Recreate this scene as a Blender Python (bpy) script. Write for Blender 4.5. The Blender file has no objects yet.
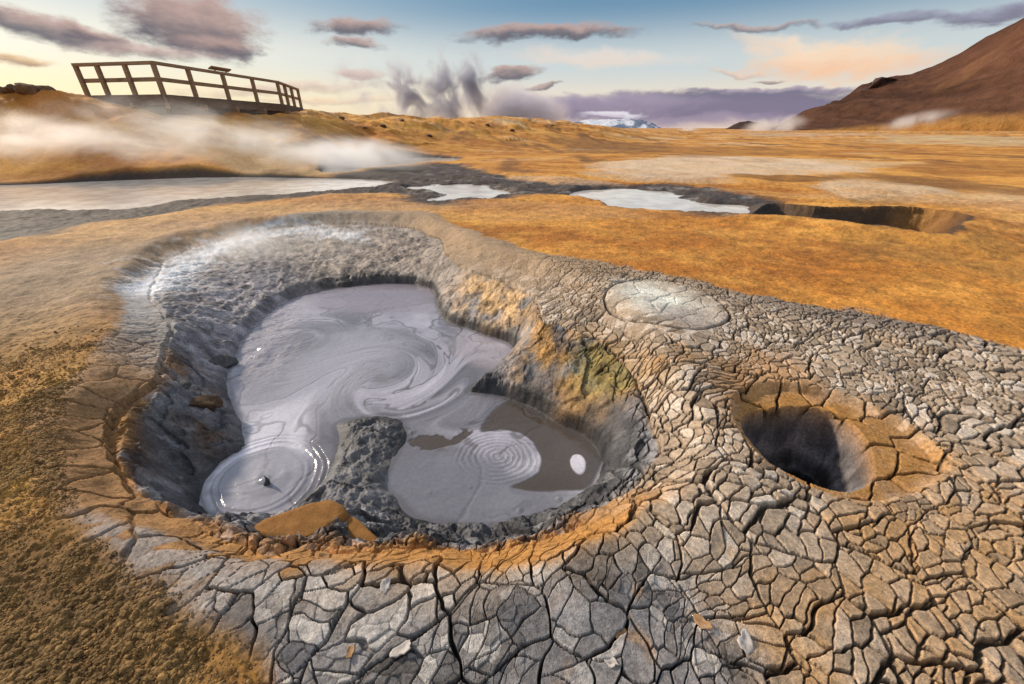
import bpy, math, random, time
import numpy as np
from mathutils import Vector, Matrix
T0 = time.time()
random.seed(7)
rng = np.random.default_rng(11)
sc = bpy.context.scene
COL = sc.collection
R = math.radians
F32 = np.float32

# ------------------------------------------------------------------ camera
H = 1.5
FPX = 398.0
PITCH = math.atan(214.0 / FPX)
CP, SP = math.cos(PITCH), math.sin(PITCH)
cam = bpy.data.cameras.new("camera"); cam.sensor_width = 36.0; cam.lens = 36.0 * FPX / 1024.0
cam.clip_start = 0.05; cam.clip_end = 30000
camo = bpy.data.objects.new("camera", cam); COL.objects.link(camo)
camo.location = (0, 0, H); camo.rotation_euler = (math.pi / 2 - PITCH, 0, 0)
sc.camera = camo

def ray(u, v):
    a = (u - 512.0) / FPX; b = (342.0 - v) / FPX
    return a, CP + b * SP, -SP + b * CP
def at(u, v, z=0.0):
    "survey helper: where a point read off the photograph stands on level z"
    x, y, w = ray(u, v if z > H else max(v, 131.0))
    t = (z - H) / w
    return (x * t, y * t)
def at_y(u, v, y):
    a, b, c = ray(u, v); t = y / b
    return (a * t, y, H + c * t)
def azel(u, v):
    a, b, c = ray(u, v)
    return math.atan2(a, b), math.atan2(c, math.hypot(a, b))

# ------------------------------------------------------------------ numpy noise
def _hash(ix, iy, seed):
    h = ix.astype(np.uint32) * np.uint32(374761393) + iy.astype(np.uint32) * np.uint32(668265263) + np.uint32((seed * 2246822519) & 0xffffffff)
    h ^= h >> np.uint32(13); h *= np.uint32(1274126177); h ^= h >> np.uint32(16)
    h *= np.uint32(2654435761); h ^= h >> np.uint32(15)
    return h
def h01(ix, iy, seed):
    return (_hash(ix, iy, seed) & np.uint32(0xffffff)).astype(F32) * F32(1.0 / 16777215.0)
def vnoise(x, y, seed=0):
    fx = np.floor(x); fy = np.floor(y)
    ix = fx.astype(np.int32); iy = fy.astype(np.int32)
    tx = (x - fx).astype(F32); ty = (y - fy).astype(F32)
    tx = tx * tx * (3 - 2 * tx); ty = ty * ty * (3 - 2 * ty)
    a = h01(ix, iy, seed); b = h01(ix + 1, iy, seed); c = h01(ix, iy + 1, seed); d = h01(ix + 1, iy + 1, seed)
    return (a + (b - a) * tx) * (1 - ty) + (c + (d - c) * tx) * ty      # 0..1
def fbm(x, y, octv=4, seed=0, gain=0.5):
    s = np.zeros(x.shape, F32); a = 1.0; n = 0.0
    cx, sx = 0.8, 0.6
    for o in range(octv):
        s += F32(a) * (vnoise(x, y, seed + o * 17) - F32(0.5)); n += a
        x, y = (x * cx - y * sx) * 2.03 + 3.1, (x * sx + y * cx) * 2.03 + 1.7
        a *= gain
    return s / F32(n) * 2                                                # about -1..1
def ss(a, b, x):
    t = np.clip((x - a) / (b - a), 0, 1)
    return t * t * (3 - 2 * t)
def voronoi(x, y, seed, jit=0.85):
    "distance to the nearest cell wall, cell id hash, offset from the cell's seed"
    ix = np.floor(x).astype(np.int32); iy = np.floor(y).astype(np.int32)
    best = np.full(x.shape, 1e9, F32); bx = np.zeros(x.shape, F32); by = np.zeros(x.shape, F32)
    cxi = np.zeros(x.shape, np.int32); cyi = np.zeros(x.shape, np.int32)
    pts = []
    for j in (-1, 0, 1):
        for i in (-1, 0, 1):
            gx = ix + i; gy = iy + j
            px = gx + F32(0.5) + (h01(gx, gy, seed) - F32(0.5)) * F32(jit) - x
            py = gy + F32(0.5) + (h01(gx, gy, seed + 101) - F32(0.5)) * F32(jit) - y
            px = px.astype(F32); py = py.astype(F32)
            pts.append((px, py))
            d = px * px + py * py
            m = d < best
            best = np.where(m, d, best); bx = np.where(m, px, bx); by = np.where(m, py, by)
            cxi = np.where(m, gx, cxi); cyi = np.where(m, gy, cyi)
    e = np.full(x.shape, 9.0, F32)
    for j in range(-2, 3):
        for i in range(-2, 3):
            if abs(i) == 2 and abs(j) == 2: continue
            if abs(i) < 2 and abs(j) < 2:
                px, py = pts[(j + 1) * 3 + i + 1]
            else:
                gx = ix + i; gy = iy + j
                px = (gx + F32(0.5) + (h01(gx, gy, seed) - F32(0.5)) * F32(jit) - x).astype(F32)
                py = (gy + F32(0.5) + (h01(gx, gy, seed + 101) - F32(0.5)) * F32(jit) - y).astype(F32)
            dx = px - bx; dy = py - by
            l = np.sqrt(dx * dx + dy * dy)
            dd = (0.5 * (px + bx) * dx + 0.5 * (py + by) * dy) / np.maximum(l, 1e-5)
            e = np.where(l > 1e-4, np.minimum(e, dd), e)
    return e, cxi, cyi, bx, by
def smooth_poly(pts, n=4):
    P = np.array(pts, float); out = []
    N = len(P)
    for i in range(N):
        a, b, c, d = P[i - 1], P[i], P[(i + 1) % N], P[(i + 2) % N]
        for k in range(n):
            t = k / n
            out.append(0.5 * ((2 * b) + (c - a) * t + (2 * a - 5 * b + 4 * c - d) * t * t + (3 * b - a - 3 * c + d) * t ** 3))
    return np.array(out)
def sdf(x, y, P):
    "signed distance to a closed polygon, negative inside"
    d = np.full(x.shape, 1e9, F32); ins = np.zeros(x.shape, bool)
    N = len(P)
    for i in range(N):
        ax, ay = P[i]; bx, by = P[(i + 1) % N]
        ex, ey = bx - ax, by - ay
        L = ex * ex + ey * ey + 1e-12
        px = x - F32(ax); py = y - F32(ay)
        t = np.clip((px * F32(ex) + py * F32(ey)) / F32(L), 0, 1)
        qx = px - t * F32(ex); qy = py - t * F32(ey)
        d = np.minimum(d, qx * qx + qy * qy)
        c = ((ay > y) != (by > y))
        if abs(ey) > 1e-9:
            ins ^= c & (x < F32(ex / ey) * py + F32(ax))
    d = np.sqrt(d)
    return np.where(ins, -d, d)
def poly(pix, z=0.0, n=3):
    return smooth_poly([at(u, v, z) for u, v in pix], n)
def sdf_box(x, y, P, margin, far=9.0):
    out = np.full(x.shape, far, F32)
    x0, y0 = P.min(0) - margin; x1, y1 = P.max(0) + margin
    m = (x > x0) & (x < x1) & (y > y0) & (y < y1)
    if m.any(): out[m] = sdf(x[m], y[m], P)
    return out

# ------------------------------------------------------------------ survey of the mud pot and its surroundings
ZP = -0.50       # level of the boiling mud
ZE = -0.10       # sharp inner lip
RIM = poly([(92, 300), (125, 262), (175, 238), (250, 221), (330, 215), (405, 216), (446, 226), (490, 250), (540, 262), (600, 290),
            (655, 335), (690, 390), (700, 440), (690, 490), (640, 530), (560, 562), (470, 582), (380, 590), (290, 585), (200, 566), (120, 535),
            (68, 500), (58, 465), (70, 420), (92, 375), (100, 335)], 0.0)
LIP = poly([(152, 290), (160, 262), (207, 243), (264, 229), (330, 224), (398, 226), (438, 238), (454, 262), (500, 280), (533, 300), (548, 325),
            (600, 345), (640, 378), (654, 430), (650, 470), (618, 503), (545, 535), (470, 551), (391, 560), (330, 566), (255, 549), (190, 527),
            (140, 497), (113, 475), (108, 443), (114, 415), (150, 378), (166, 330)], ZE)
MUD = poly([(230, 395), (227, 376), (236, 352), (250, 331), (268, 313), (292, 299), (320, 291), (350, 287), (400, 283), (432, 290), (437, 305), (447, 322), (480, 333),
            (510, 345), (512, 358), (495, 372), (468, 391), (487, 394), (518, 402), (559, 424), (590, 441), (601, 465), (594, 486), (576, 503),
            (545, 517), (490, 529), (453, 525), (415, 517), (391, 496), (384, 479), (395, 455), (406, 438), (402, 421), (388, 416), (357, 418),
            (336, 425), (340, 445), (333, 465), (320, 486), (290, 510), (241, 523), (212, 518), (199, 505), (203, 485), (220, 463), (243, 447),
            (243, 430), (236, 415)], ZP, 3)
VENT = poly([(741, 424), (749, 409), (776, 400), (812, 399), (846, 408), (869, 427), (880, 450), (878, 471), (862, 482), (834, 481), (800, 470), (765, 453)], 0.0)
VRING = poly([(728, 425), (735, 395), (770, 380), (830, 388), (900, 412), (945, 445), (952, 470), (915, 490), (860, 497), (800, 482), (750, 455)], 0.0)
CRUST = poly([(60, 520), (45, 470), (60, 410), (92, 370), (118, 320), (140, 270), (230, 228), (330, 212), (430, 214), (480, 238), (600, 262), (720, 288), (850, 312), (960, 336), (1100, 372), (1500, 480),
              (1900, 760), (1300, 1100), (700, 1100), (330, 900), (250, 712), (190, 650), (125, 596), (75, 550)], 0.0)
GREYBAND = poly([(90, 530), (200, 572), (330, 592), (430, 588), (560, 572), (640, 560), (700, 600), (760, 684), (700, 900), (420, 900), (300, 740), (230, 690), (150, 610)], 0.0)
WZ = -0.09       # ponds
PONDS = {
    'left': poly([(-400, 190), (-150, 187), (0, 185), (90, 181), (200, 177), (300, 177.5), (380, 180), (392, 185), (330, 190.5), (200, 199), (120, 209), (0, 213), (-200, 222), (-420, 236)], WZ),
    'steaming': poly([(322, 170), (345, 162), (400, 157.5), (452, 158), (458, 161), (420, 165), (370, 169), (335, 174)], WZ),
    'middle': poly([(404, 188), (440, 185), (470, 184), (505, 191), (500, 196), (462, 200), (430, 200), (446, 193)], WZ),
    'right': poly([(577, 192), (610, 189.5), (660, 192), (700, 203), (745, 206), (738, 219), (700, 217), (650, 211), (612, 209)], WZ),
}
PIT = poly([(736, 212), (770, 207), (812, 212), (860, 212), (915, 213.5), (955, 222), (970, 233), (955, 241), (925, 240.5), (880, 232), (820, 225), (748, 219)], 0.0)
DARKBANK = poly([(-400, 189), (0, 187), (200, 181), (310, 178), (345, 171), (420, 164), (460, 163), (500, 174), (580, 184), (660, 181), (745, 193), (790, 205), (760, 220), (700, 220), (620, 204), (560, 194), (500, 199), (430, 206), (380, 192), (200, 207), (90, 224), (0, 240), (-420, 270)], 0.0)

def blob_mask(x, y, u, v, ru, rv, rot=0.0, soft=0.45, z=0.0):
    "soft-edged elliptical patch of soil, laid out on the ground plane"
    c = np.array(at(u, v, z)); ca, sa = math.cos(R(rot)), math.sin(R(rot))
    A = (np.array(at(u + ru * ca, v + ru * sa, z)) - np.array(at(u - ru * ca, v - ru * sa, z))) / 2
    B = (np.array(at(u - rv * sa, v + rv * ca, z)) - np.array(at(u + rv * sa, v - rv * ca, z))) / 2
    M = np.linalg.inv(np.array([[A[0], B[0]], [A[1], B[1]]]))
    dx = x - F32(c[0]); dy = y - F32(c[1])
    p = M[0, 0] * dx + M[0, 1] * dy; q = M[1, 0] * dx + M[1, 1] * dy
    d = np.sqrt(p * p + q * q)
    return (1 - ss(1 - soft, 1 + soft, d)).astype(F32)

# crest table of the low hills behind the ponds
_u = np.array([-900, -200, 0, 60, 100, 200, 270, 300, 350, 420, 500, 545, 600, 650, 700, 800], float)
_m = (_u - 512) * CP / FPX
_v = np.array([80, 86, 89, 93, 98.5, 109, 112.5, 113.5, 116, 118.5, 118.5, 122.5, 127, 128.5, 130, 131], float)
_yc = np.array([18, 18, 18.5, 19, 19.5, 22.5, 26.5, 29, 34, 42, 55, 60, 70, 80, 90, 100], float)
_yf = np.array([14.0, 14.0, 14.0, 14.0, 14.1, 14.7, 15.3, 16.2, 20.6, 24.0, 27, 30, 36, 45, 60, 70], float)
_zc = np.array([H + y * math.tan(math.atan((342 - v) / FPX) - PITCH) for v, y in zip(_v, _yc)])
_zc[-2:] = 0.05; _zc[-3] = 0.7

def lerpcol(c, col, m):
    m = m[:, None]
    return c * (1 - m) + np.array(col, F32)[None, :] * m

SAND_A = (0.76, 0.365, 0.070); SAND_B = (0.46, 0.170, 0.024); SAND_L = (0.74, 0.50, 0.26)

def terrain(x, y):
    "height, albedo, wetness of the ground at world positions"
    x = x.astype(F32); y = y.astype(F32); N = x.shape[0]
    z = np.zeros(N, F32); wet = np.zeros(N, F32)
    r = np.hypot(x, y)
    # ---- broad hills
    m = x / np.maximum(y, 0.5)
    m = np.where(y < 0.5, np.sign(x) * 5, m)
    wob = fbm(x * 0.12, y * 0.12, 3, 5)
    yc = np.interp(m, _m, _yc); yf = np.interp(m, _m, _yf) + wob * 0.5; zc = np.interp(m, _m, _zc)
    hill = ss(0, 1, (y - yf) / np.maximum(yc - yf, 0.5)) * (1 - 0.55 * ss(0, 1, (y - yc * 1.25) / (yc * 1.5)))
    far = (y > 12)
    lump = np.zeros(N, F32)
    lump[far] = fbm(x[far] * 0.55, y[far] * 0.55, 5, 9) * 0.30 + fbm(x[far] * 2.2, y[far] * 2.2, 3, 19) * 0.08
    z += (zc * hill).astype(F32) + lump * np.clip(hill * zc / 2.0, 0.0, 1.0)
    bumps = far & (hill > 0.25)
    big = np.zeros(N, F32)
    big[bumps] = np.maximum(fbm(x[bumps] * 0.28, y[bumps] * 0.28, 4, 39), 0) * 0.55
    z += big * ss(18, 40, r) * np.clip(zc / 2, 0, 1)
    z += (fbm(x * 0.06, y * 0.06, 2, 3) * 0.5 * ss(20, 120, r) * (1 - ss(150, 400, r))).astype(F32)
    near = r < 30
    z[near] += fbm(x[near] * 0.5, y[near] * 0.5, 3, 21) * 0.05
    # ---- base sand colour
    n1 = fbm(x * 0.35, y * 0.9, 4, 31); n2 = fbm(x * 2.1, y * 2.6, 4, 33)
    t = np.clip(0.5 + 1.1 * n1 + 0.7 * n2, 0, 1)[:, None]
    c = np.array(SAND_B, F32) * (1 - t) + np.array(SAND_A, F32) * t
    z += (fbm(x * .7 + 3, y * .7, 5, 23, .58) * .075 * ss(7, 13, r) * (1 - ss(70, 120, r))).astype(F32)
    pale = ss(0.10, 0.50, fbm(x * 0.13 + 4, y * 0.30, 4, 41)) * ss(9, 16, r) * 0.8
    c = lerpcol(c, SAND_L, pale.astype(F32))
    dk = ss(0.15, 0.6, fbm(x * 0.5 + 9, y * 0.22, 4, 45)) * ss(10, 18, r) * 0.75
    c = lerpcol(c, (0.17, 0.07, 0.020), dk.astype(F32))
    # hillside gullies and streaks
    gl = fbm(x * 0.9 + wob, y * 0.35, 4, 47) * np.clip(hill, 0, 1)
    c *= np.clip(1 + 0.55 * gl, 0.45, 1.5)[:, None]
    # patches of pale salts and darker soil in the plain
    wx = x + 0.9 * fbm(x * 0.3, y * 0.3, 3, 51) * ss(6, 14, r); wy = y + 1.2 * fbm(x * 0.3 + 7, y * 0.3, 3, 53) * ss(6, 14, r) + .16 * y * fbm(x * .07, y * .05, 4, 55) * ss(12, 30, r)
    brk = fbm(x * 0.22 + 2, y * 0.16, 5, 57, .6)
    brk3 = fbm(x * 1.1, y * 0.8, 4, 59, .6)
    for (u, v, ru, rv, rot, col, k) in [
        (710, 163, 105, 9, 0, (0.76, 0.56, 0.37), .95), (865, 187, 100, 11, 3, (0.72, 0.53, 0.34), .95), (770, 176, 60, 3, 2, (0.18, .075, .015), .8), (690, 150, 120, 3, 1, (.30, .12, .02), .7), (980, 165, 80, 6, 0, (.36, .14, .02), .6), (720, 197, 60, 3, 4, (.24, .11, .03), .7), (640, 175, 70, 4, 4, (0.62, 0.44, 0.28), .6),
        (960, 138, 90, 3.5, 0, (0.60, 0.50, 0.30), .6), (790, 134.5, 90, 1.6, 0, (0.62, 0.48, 0.33), .5), (560, 181, 60, 4, 3, (0.55, 0.42, 0.30), .7),
        (620, 148, 70, 4, 0, (0.20, 0.085, 0.02), .7), (880, 200, 60, 5, 0, (0.20, 0.10, 0.03), .5), (930, 250, 90, 18, 8, (0.36, 0.16, 0.03), .6),
        (930, 300, 120, 40, 8, (0.56, 0.205, 0.022), .6), (620, 212, 150, 9, 1, (0.62, 0.26, 0.04), .6), (480, 212, 140, 9, 0, (0.50, 0.27, 0.11), .6),
        ]:
        c = lerpcol(c, col, ss(.38, .62, blob_mask(wx, wy, u, v, ru, rv, rot, .85) + .55 * brk - .04) * (.8 + .5 * brk3) * F32(k))
    # the sand left of the pot turns to yellow crumbs; greyer behind
    c = lerpcol(c, (0.44, 0.25, 0.060), blob_mask(x, y, 10, 400, 150, 130, 0, .6) * (0.75 + 0.25 * n2))
    c = lerpcol(c, (0.150, 0.086, 0.032), blob_mask(x, y, 60, 640, 200, 130, 0, .7) * 0.85)  # dark brown gravel, with corner vignette shade mixed into its colour
    c = lerpcol(c, (0.31, 0.235, 0.165), blob_mask(x, y, 110, 265, 200, 36, -8, .7) * 0.88)
    c = lerpcol(c, (0.48, 0.33, 0.19), blob_mask(x, y, 250, 215, 230, 11, -4, .6) * 0.6)
    # ---- dark wet mud around the ponds
    mid = (r < 45) & (y > 4)
    dB = np.full(N, 9, F32); dW = np.full(N, 9, F32)
    xm, ym = x[mid], y[mid]
    jw = fbm(xm * 0.8, ym * 0.8, 4, 61)
    jx = xm + jw * 0.5; jy = ym + fbm(xm * 0.8 + 5, ym * 0.8, 4, 63) * 0.6
    dB[mid] = sdf_box(jx, jy, DARKBANK, 1.0)
    for k, P in PONDS.items():
        jf = 0.35 if k != 'left' else 0.12
        dW[mid] = np.minimum(dW[mid], sdf_box(xm + jw * jf, ym + (jy - ym) * jf * 1.2, P, 1.0))
    bank = (1 - ss(-0.5, 0.25, dB))
    bank2 = np.maximum(bank * ss(-0.45, 0.10, bank * 0.6 + fbm(x * 1.1, y * 1.6, 4, 65) * 0.9), 1 - ss(0.03, 0.20 + .2 * ss(-5, 0, x), dW))
    c = lerpcol(c, (0.050, 0.043, 0.040), np.clip(bank2, 0, 1) * 0.94)
    c = lerpcol(c, (0.42, 0.38, 0.34), np.clip(bank * ss(0.25, 0.6, fbm(x * 2.2, y * 3.0, 3, 67)), 0, 1) * 0.5 * ss(-6, -2, x))
    wet = np.maximum(wet, bank2 * (0.25 + .45 * ss(-6, -2, x)))
    z -= 0.05 * bank
    z += bank * (0.004 + 0.09 * ss(-6, -2, x)) * fbm(x * 1.6, y * 1.6, 4, 69)
    inW = 1 - ss(-0.25, 0.22, dW)
    z = z * (1 - inW) + (WZ - 0.14) * inW
    # ---- pit with a dark cliff
    dT = np.full(N, 9, F32)
    dT[mid] = sdf_box(xm + jw * 0.42 + .06 * fbm(xm * 5, ym * 5, 3, 77), ym + (jy - ym) * 0.5 + .06 * fbm(xm * 5 + 3, ym * 5, 3, 79), PIT, 1.5)
    pit = 1 - ss(-0.42, 0.02, dT)
    z -= 0.62 * pit
    z += 0.10 * (1 - ss(0, 0.9, np.abs(dT)))*(dT > 0)
    z += pit * .12 * fbm(x * 3.5, y * 3.5, 4, 78)
    c = lerpcol(c, (0.045, 0.034, 0.028), ss(-0.10, -0.01, -dT) * (0.93 - 0.3 * blob_mask(x, y, 925, 217, 34, 6, 3, .5)))
    mot = fbm(x * 4.5 + n1, y * 5.5, 5, 75, .62)
    c *= (1 + .52 * mot * (1 - ss(8, 20, r)))[:, None]
    # ---- grain of open sand
    op = near & (r < 16)
    g = np.zeros(N, F32)
    g[op] = fbm(x[op] * 9, y[op] * 9, 4, 71)
    g2 = np.zeros(N, F32)
    g2[op] = fbm(x[op] * 38, y[op] * 38, 2, 73)
    sandamp = np.ones(N, F32)
    # ---- the mud pot
    px = (r < 9.5) & (y > 0.05)
    xs, ys = x[px], y[px]
    rs = r[px]
    w1 = fbm(xs * 1.7, ys * 1.7, 4, 81); w2 = fbm(xs * 1.7 + 11, ys * 1.7, 4, 83)
    w3 = fbm(xs * 7, ys * 7, 3, 85); w4 = fbm(xs * 7 + 3, ys * 7, 3, 87)
    xa = xs + 0.10 * w1 + 0.03 * w3; ya = ys + 0.10 * w2 + 0.03 * w4
    dR = sdf_box(xa, ya, RIM, 0.5); dE = sdf_box(xa, ya, LIP, 0.6)
    dP = sdf_box(xs + 0.025 * w3 + 0.012 * w1, ys + 0.025 * w4, MUD, 2.0)
    dV = sdf_box(xs + 0.02 * w3, ys + 0.02 * w4, VENT, 0.6); dVR = sdf_box(xs + 0.06 * w1, ys + 0.06 * w2, VRING, 0.5)
    dC = sdf_box(xs + 0.18 * w1 + 0.05 * w3, ys + 0.18 * w2 + 0.05 * w4, CRUST, 0.8)
    crust = 1 - ss(-0.07, 0.03, dC + .05 * w4 + .03 * w3)
    # low swell of the rim towards the viewer
    zz = z[px].copy()
    zz += 0.05 * np.exp(-((dR - 0.05) / 0.25) ** 2)
    lipt = np.where((dE > 0) & (dR < 0), dE / np.maximum(dE - dR, 1e-3), np.where(dE <= 0, 0, 1))
    zz += ZE * (1 - ss(0, 1, lipt)) * (dR < 0)
    inside = dE <= 0
    tw = np.clip(dP / np.maximum(dP - dE, 1e-3), 0, 1)
    # ruggedness of the walls
    rug = fbm(xs * 5, ys * 5, 5, 91, 0.6)
    ridg = 1 - np.abs(fbm(xs * 8 + w1, ys * 8 + w2, 4, 93))*2.2
    blocks, bi, bj, _, _ = voronoi(xs * 5.5 + w1 * 1.2, ys * 5.5 + w2 * 1.2, 95)
    bh = h01(bi, bj, 97) - 0.5
    g_t = np.clip(tw + 0.13 * (1 - blob_mask(xs, ys, 330, 250, 190, 50, 0, .35, -.2)) * (bh) * np.minimum(tw * 5, 1) * np.clip((1 - tw) * 3, 0, 1) + 0.10 * rug * np.clip(tw * 6, 0, 1) * np.clip((1 - tw) * 6, 0, 1), 0, 1)
    cvx = np.clip(blob_mask(xs, ys, 575, 370, 110, 85, 20, .4, -.3) + blob_mask(xs, ys, 360, 250, 230, 45, 0, .4, -.3), 0, 1)
    prof_a = 0.30 * np.clip(g_t * 2.4, 0, 1) ** .8 + 0.70 * ss(0.25, 0.98, g_t)
    prof_b = 0.22 * ss(0.0, 0.10, g_t) + 0.78 * np.clip((g_t - .02) / .98, 0, 1)
    prof = prof_a * (1 - cvx) + prof_b * cvx
    zw = ZP - 0.004 + (ZE - ZP) * prof
    wallm = np.clip(tw * 8, 0, 1) * np.clip((1 - tw) * 8, 0, 1)
    farm = blob_mask(xs, ys, 330, 250, 190, 50, 0, .35, -.2)
    bulge = blob_mask(xs, ys, 580, 362, 75, 48, 22, .35, -.25)
    zw += 0.05 * bulge * np.clip(tw * 3, 0, 1)
    farm = np.maximum(np.maximum(farm, bulge), .75 * blob_mask(xs, ys, 365, 470, 36, 60, 8, .5, -.42))
    zw += (1 - .62 * farm) * (0.058 * rug + 0.035 * ridg - 0.01) * wallm * (1 - 0.6 * cvx)
    zw += (1 - .5 * farm) * 0.018 * fbm(xs * 24, ys * 24, 3, 99) * np.clip(tw * 12, 0, 1)
    zw = np.where(dP < 0, ZP - 0.004 - 0.12 * ss(0, 0.12, -dP), zw)
    wallw = ss(-0.0, 0.05, -dE)
    zz = np.where(inside, zw * wallw + (ZE + zz * 0.3) * (1 - wallw), zz)
    # the vent
    dep = 0.22 * ss(0.0, 0.06, -dV) + 0.78 * np.clip(-dV / .36, 0, 1) ** .9
    zz += -0.055 * (1 - ss(-0.035, 0.01, dVR))
    zz += -0.85 * dep + (0.06 * rug + .022 * np.sin(dV * 95 + 2.5 * w3 + 2 * w1) + .02 * w4) * ss(0, .03, -dV)
    # ---- cracked crust
    crk = np.zeros(xs.shape, F32); plate = np.zeros(xs.shape, F32); pid = np.zeros(xs.shape, F32); edge = np.ones(xs.shape, F32)
    cm = (crust > 0.02) & (tw > 0.45) | ((crust > 0.02) & ~inside)
    xc, yc2 = xs[cm], ys[cm]
    a1 = fbm(xc * 1.1, yc2 * 1.1, 2, 111); a2 = fbm(xc * 1.1 + 9, yc2 * 1.1, 2, 113)
    q1 = fbm(xc * 10, yc2 * 10, 3, 115); q2 = fbm(xc * 10 + 4, yc2 * 10, 3, 117)
    ca, sa = math.cos(R(-38)), math.sin(R(-38))
    rx = (xc * ca - yc2 * sa); ry = (xc * sa + yc2 * ca)
    b1 = fbm(xc * 3.1, yc2 * 3.1, 2, 119); b2 = fbm(xc * 3.1 + 6, yc2 * 3.1, 2, 123)
    rx = rx + 0.15 * a1 + 0.075 * b1 + 0.030 * q1; ry = ry * 1.28 + 0.15 * a2 + 0.075 * b2 + 0.030 * q2
    S1 = 0.255; S3 = 0.050
    e1, i1, j1, ox1, oy1 = voronoi(rx / S1 + 7.3, ry / S1 + 2.9, 227, 0.98)
    # every large plate is split up on its own: own size, own grain direction
    pcx = rx + ox1 * S1; pcy = (ry + oy1 * S1) / 1.28
    wcx = pcx * ca + pcy * sa; wcy = -pcx * sa + pcy * ca
    big2 = sdf_box(wcx, wcy, GREYBAND, 0.6) < 0.03
    hA = h01(i1, j1, 181); hB = h01(i1, j1, 183); hC = h01(i1, j1, 185)
    S2 = np.where(big2, 0.118, 0.092) * (0.8 + 0.5 * hA)
    th = (hB - 0.5) * 1.3; ct, st = np.cos(th), np.sin(th)
    lx = -ox1 * S1; ly = -oy1 * S1
    ux = (lx * ct - ly * st) / S2 + hA * 60; uy = (lx * st + ly * ct) * (1.0 + 0.8 * hC) / S2 + hB * 60
    e2, i2, j2, ox2, oy2 = voronoi(ux, uy, 131, 0.95)
    e3, i3, j3, ox3, oy3 = voronoi(rx / S3 + 1.1, ry / S3, 141, 0.95)
    i2 = i2 + i1 * 7; j2 = j2 + j1 * 13
    e1 = e1 * S1; e2 = e2 * S2; e3 = e3 * S3
    hw = 0.40 + 0.95 * vnoise(xc * 3.2, yc2 * 3.2, 151)
    grey = 1 - ss(-0.15, 0.15, sdf_box(xc + .1 * a1, yc2 + .1 * a2, GREYBAND, 0.5))
    white = blob_mask(xc, yc2, 660, 308, 62, 28, 8, .12)
    band = 1 - np.clip(ss(0.0, 0.35, np.abs(dR[cm])) , 0, 1)
    sec = (1 - 0.55 * grey * (vnoise(xc * 2.2, yc2 * 2.2, 153) > 0.35)) * (1 - white) * (1 - .9 * (sdf_box(xc, yc2, VRING, .2) < -.01)) * (1 - .75 * blob_mask(xc, yc2, 110, 470, 95, 130, 10, .3))
    W1 = 0.0096 * hw * (1 - .3 * grey); W2 = 0.0066 * hw * (0.45 + 0.55 * sec)
    k1 = 1 - ss(W1 * 0.55, W1 * 1.15, e1); k2 = (1 - ss(W2 * 0.5, W2 * 1.15, e2)) * np.clip(sec * 1.2, 0, 1)
    ring = 1 - ss(0.0, 0.022, np.abs(sdf_box(xc, yc2, poly([(606, 296), (640, 281), (690, 286), (722, 305), (728, 322), (690, 333), (650, 330), (612, 315)]), 0.3)))
    k1 = np.maximum(k1 * (1 - 0.8 * white), ring)
    flk = (vnoise(xc * 3.3, yc2 * 3.3, 155) > 0.42) * grey
    k3 = (1 - ss(0.0008, 0.0030, e3)) * flk
    att = crust[cm] * (1 - 0.75 * ss(0, 0.02, -dV[cm])) * (1 - 0.9 * blob_mask(xc, yc2, 290, 232, 240, 45, -3, .35)) * (1 - .6 * blob_mask(xc, yc2, 480, 250, 70, 30, 20, .5)) * np.clip(0.15 + ss(0.5, 0.9, np.where(inside[cm], tw[cm], 1)), 0, 1)
    far_fade = (1 - 0.6 * ss(4.5, 7.5, rs[cm]))
    nb_ = (1 - ss(0.05, .13, np.abs(dE[cm] - .03))) * np.clip(blob_mask(xc, yc2, 520, 540, 260, 75, 0) , 0, 1)
    att = att * far_fade * (1 - .8 * nb_) * (1 - .55 * blob_mask(xc, yc2, 100, 460, 95, 140, 10, .4))
    lift = np.minimum(1 - np.exp(-e1 / 0.014), 1 - np.exp(-e2 / 0.010) * 0.6)
    hh = 0.0025 * lift + 0.0045 * (h01(i2, j2, 161) - 0.5) * sec + 0.009 * (h01(i1, j1, 163) - 0.5)
    hh = hh + (ox2 * S2 * (h01(i2, j2, 165) - 0.5) + oy2 * S2 * (h01(i2, j2, 167) - 0.5)) * 0.075 * sec
    hh += 0.003 * np.exp(-np.minimum(e1, e2) / 0.010)
    hh += 0.004 * (h01(i3, j3, 169) - 0.5) * flk * 1.6 + 0.0025 * q1
    kk = np.maximum(k1, k2 * 0.8)
    zc2 = zz[cm] + att * (hh * (1 - kk) - 0.036 * k1 - 0.024 * k2 * (1 - k1) - 0.0025 * k3)
    zz[cm] = zc2
    crk[cm] = np.clip(np.maximum(k1, np.maximum(k2 * 0.9, k3 * 0.5)) * att, 0, 1)
    edge[cm] = np.minimum(e1, e2)
    pid[cm] = h01(i2, j2, 171); plate[cm] = h01(i1, j1, 173)
    p3 = np.zeros(xs.shape, F32); p3[cm] = np.where(flk > 0, h01(i3, j3, 175), 0.5)
    whm = np.zeros(xs.shape, F32); whm[cm] = blob_mask(xc, yc2, 656, 300, 44, 15, 12, .7)
    gm = np.zeros(xs.shape, F32); gm[cm] = grey
    # sand grain only outside the crust
    grain = (1 - crust) * (dV > 0)
    left = blob_mask(xs, ys, 20, 520, 190, 260, 0, .4)
    zz += (g[px] * 0.012 + g2[px] * 0.004) * grain * (1 + 1.2 * left)
    # ---- colour of the crust
    cc = c[px].copy()
    tone = 0.55 * pid + 0.45 * plate
    cr = np.array((0.53, 0.395, 0.275), F32)[None, :] * (0.45 + 0.85 * tone)[:, None]
    cr = lerpcol(cr, (0.74, 0.62, 0.50), np.clip(ss(0.50, 0.95, pid + 0.35 * w3), 0, 1) * 0.85)
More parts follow.
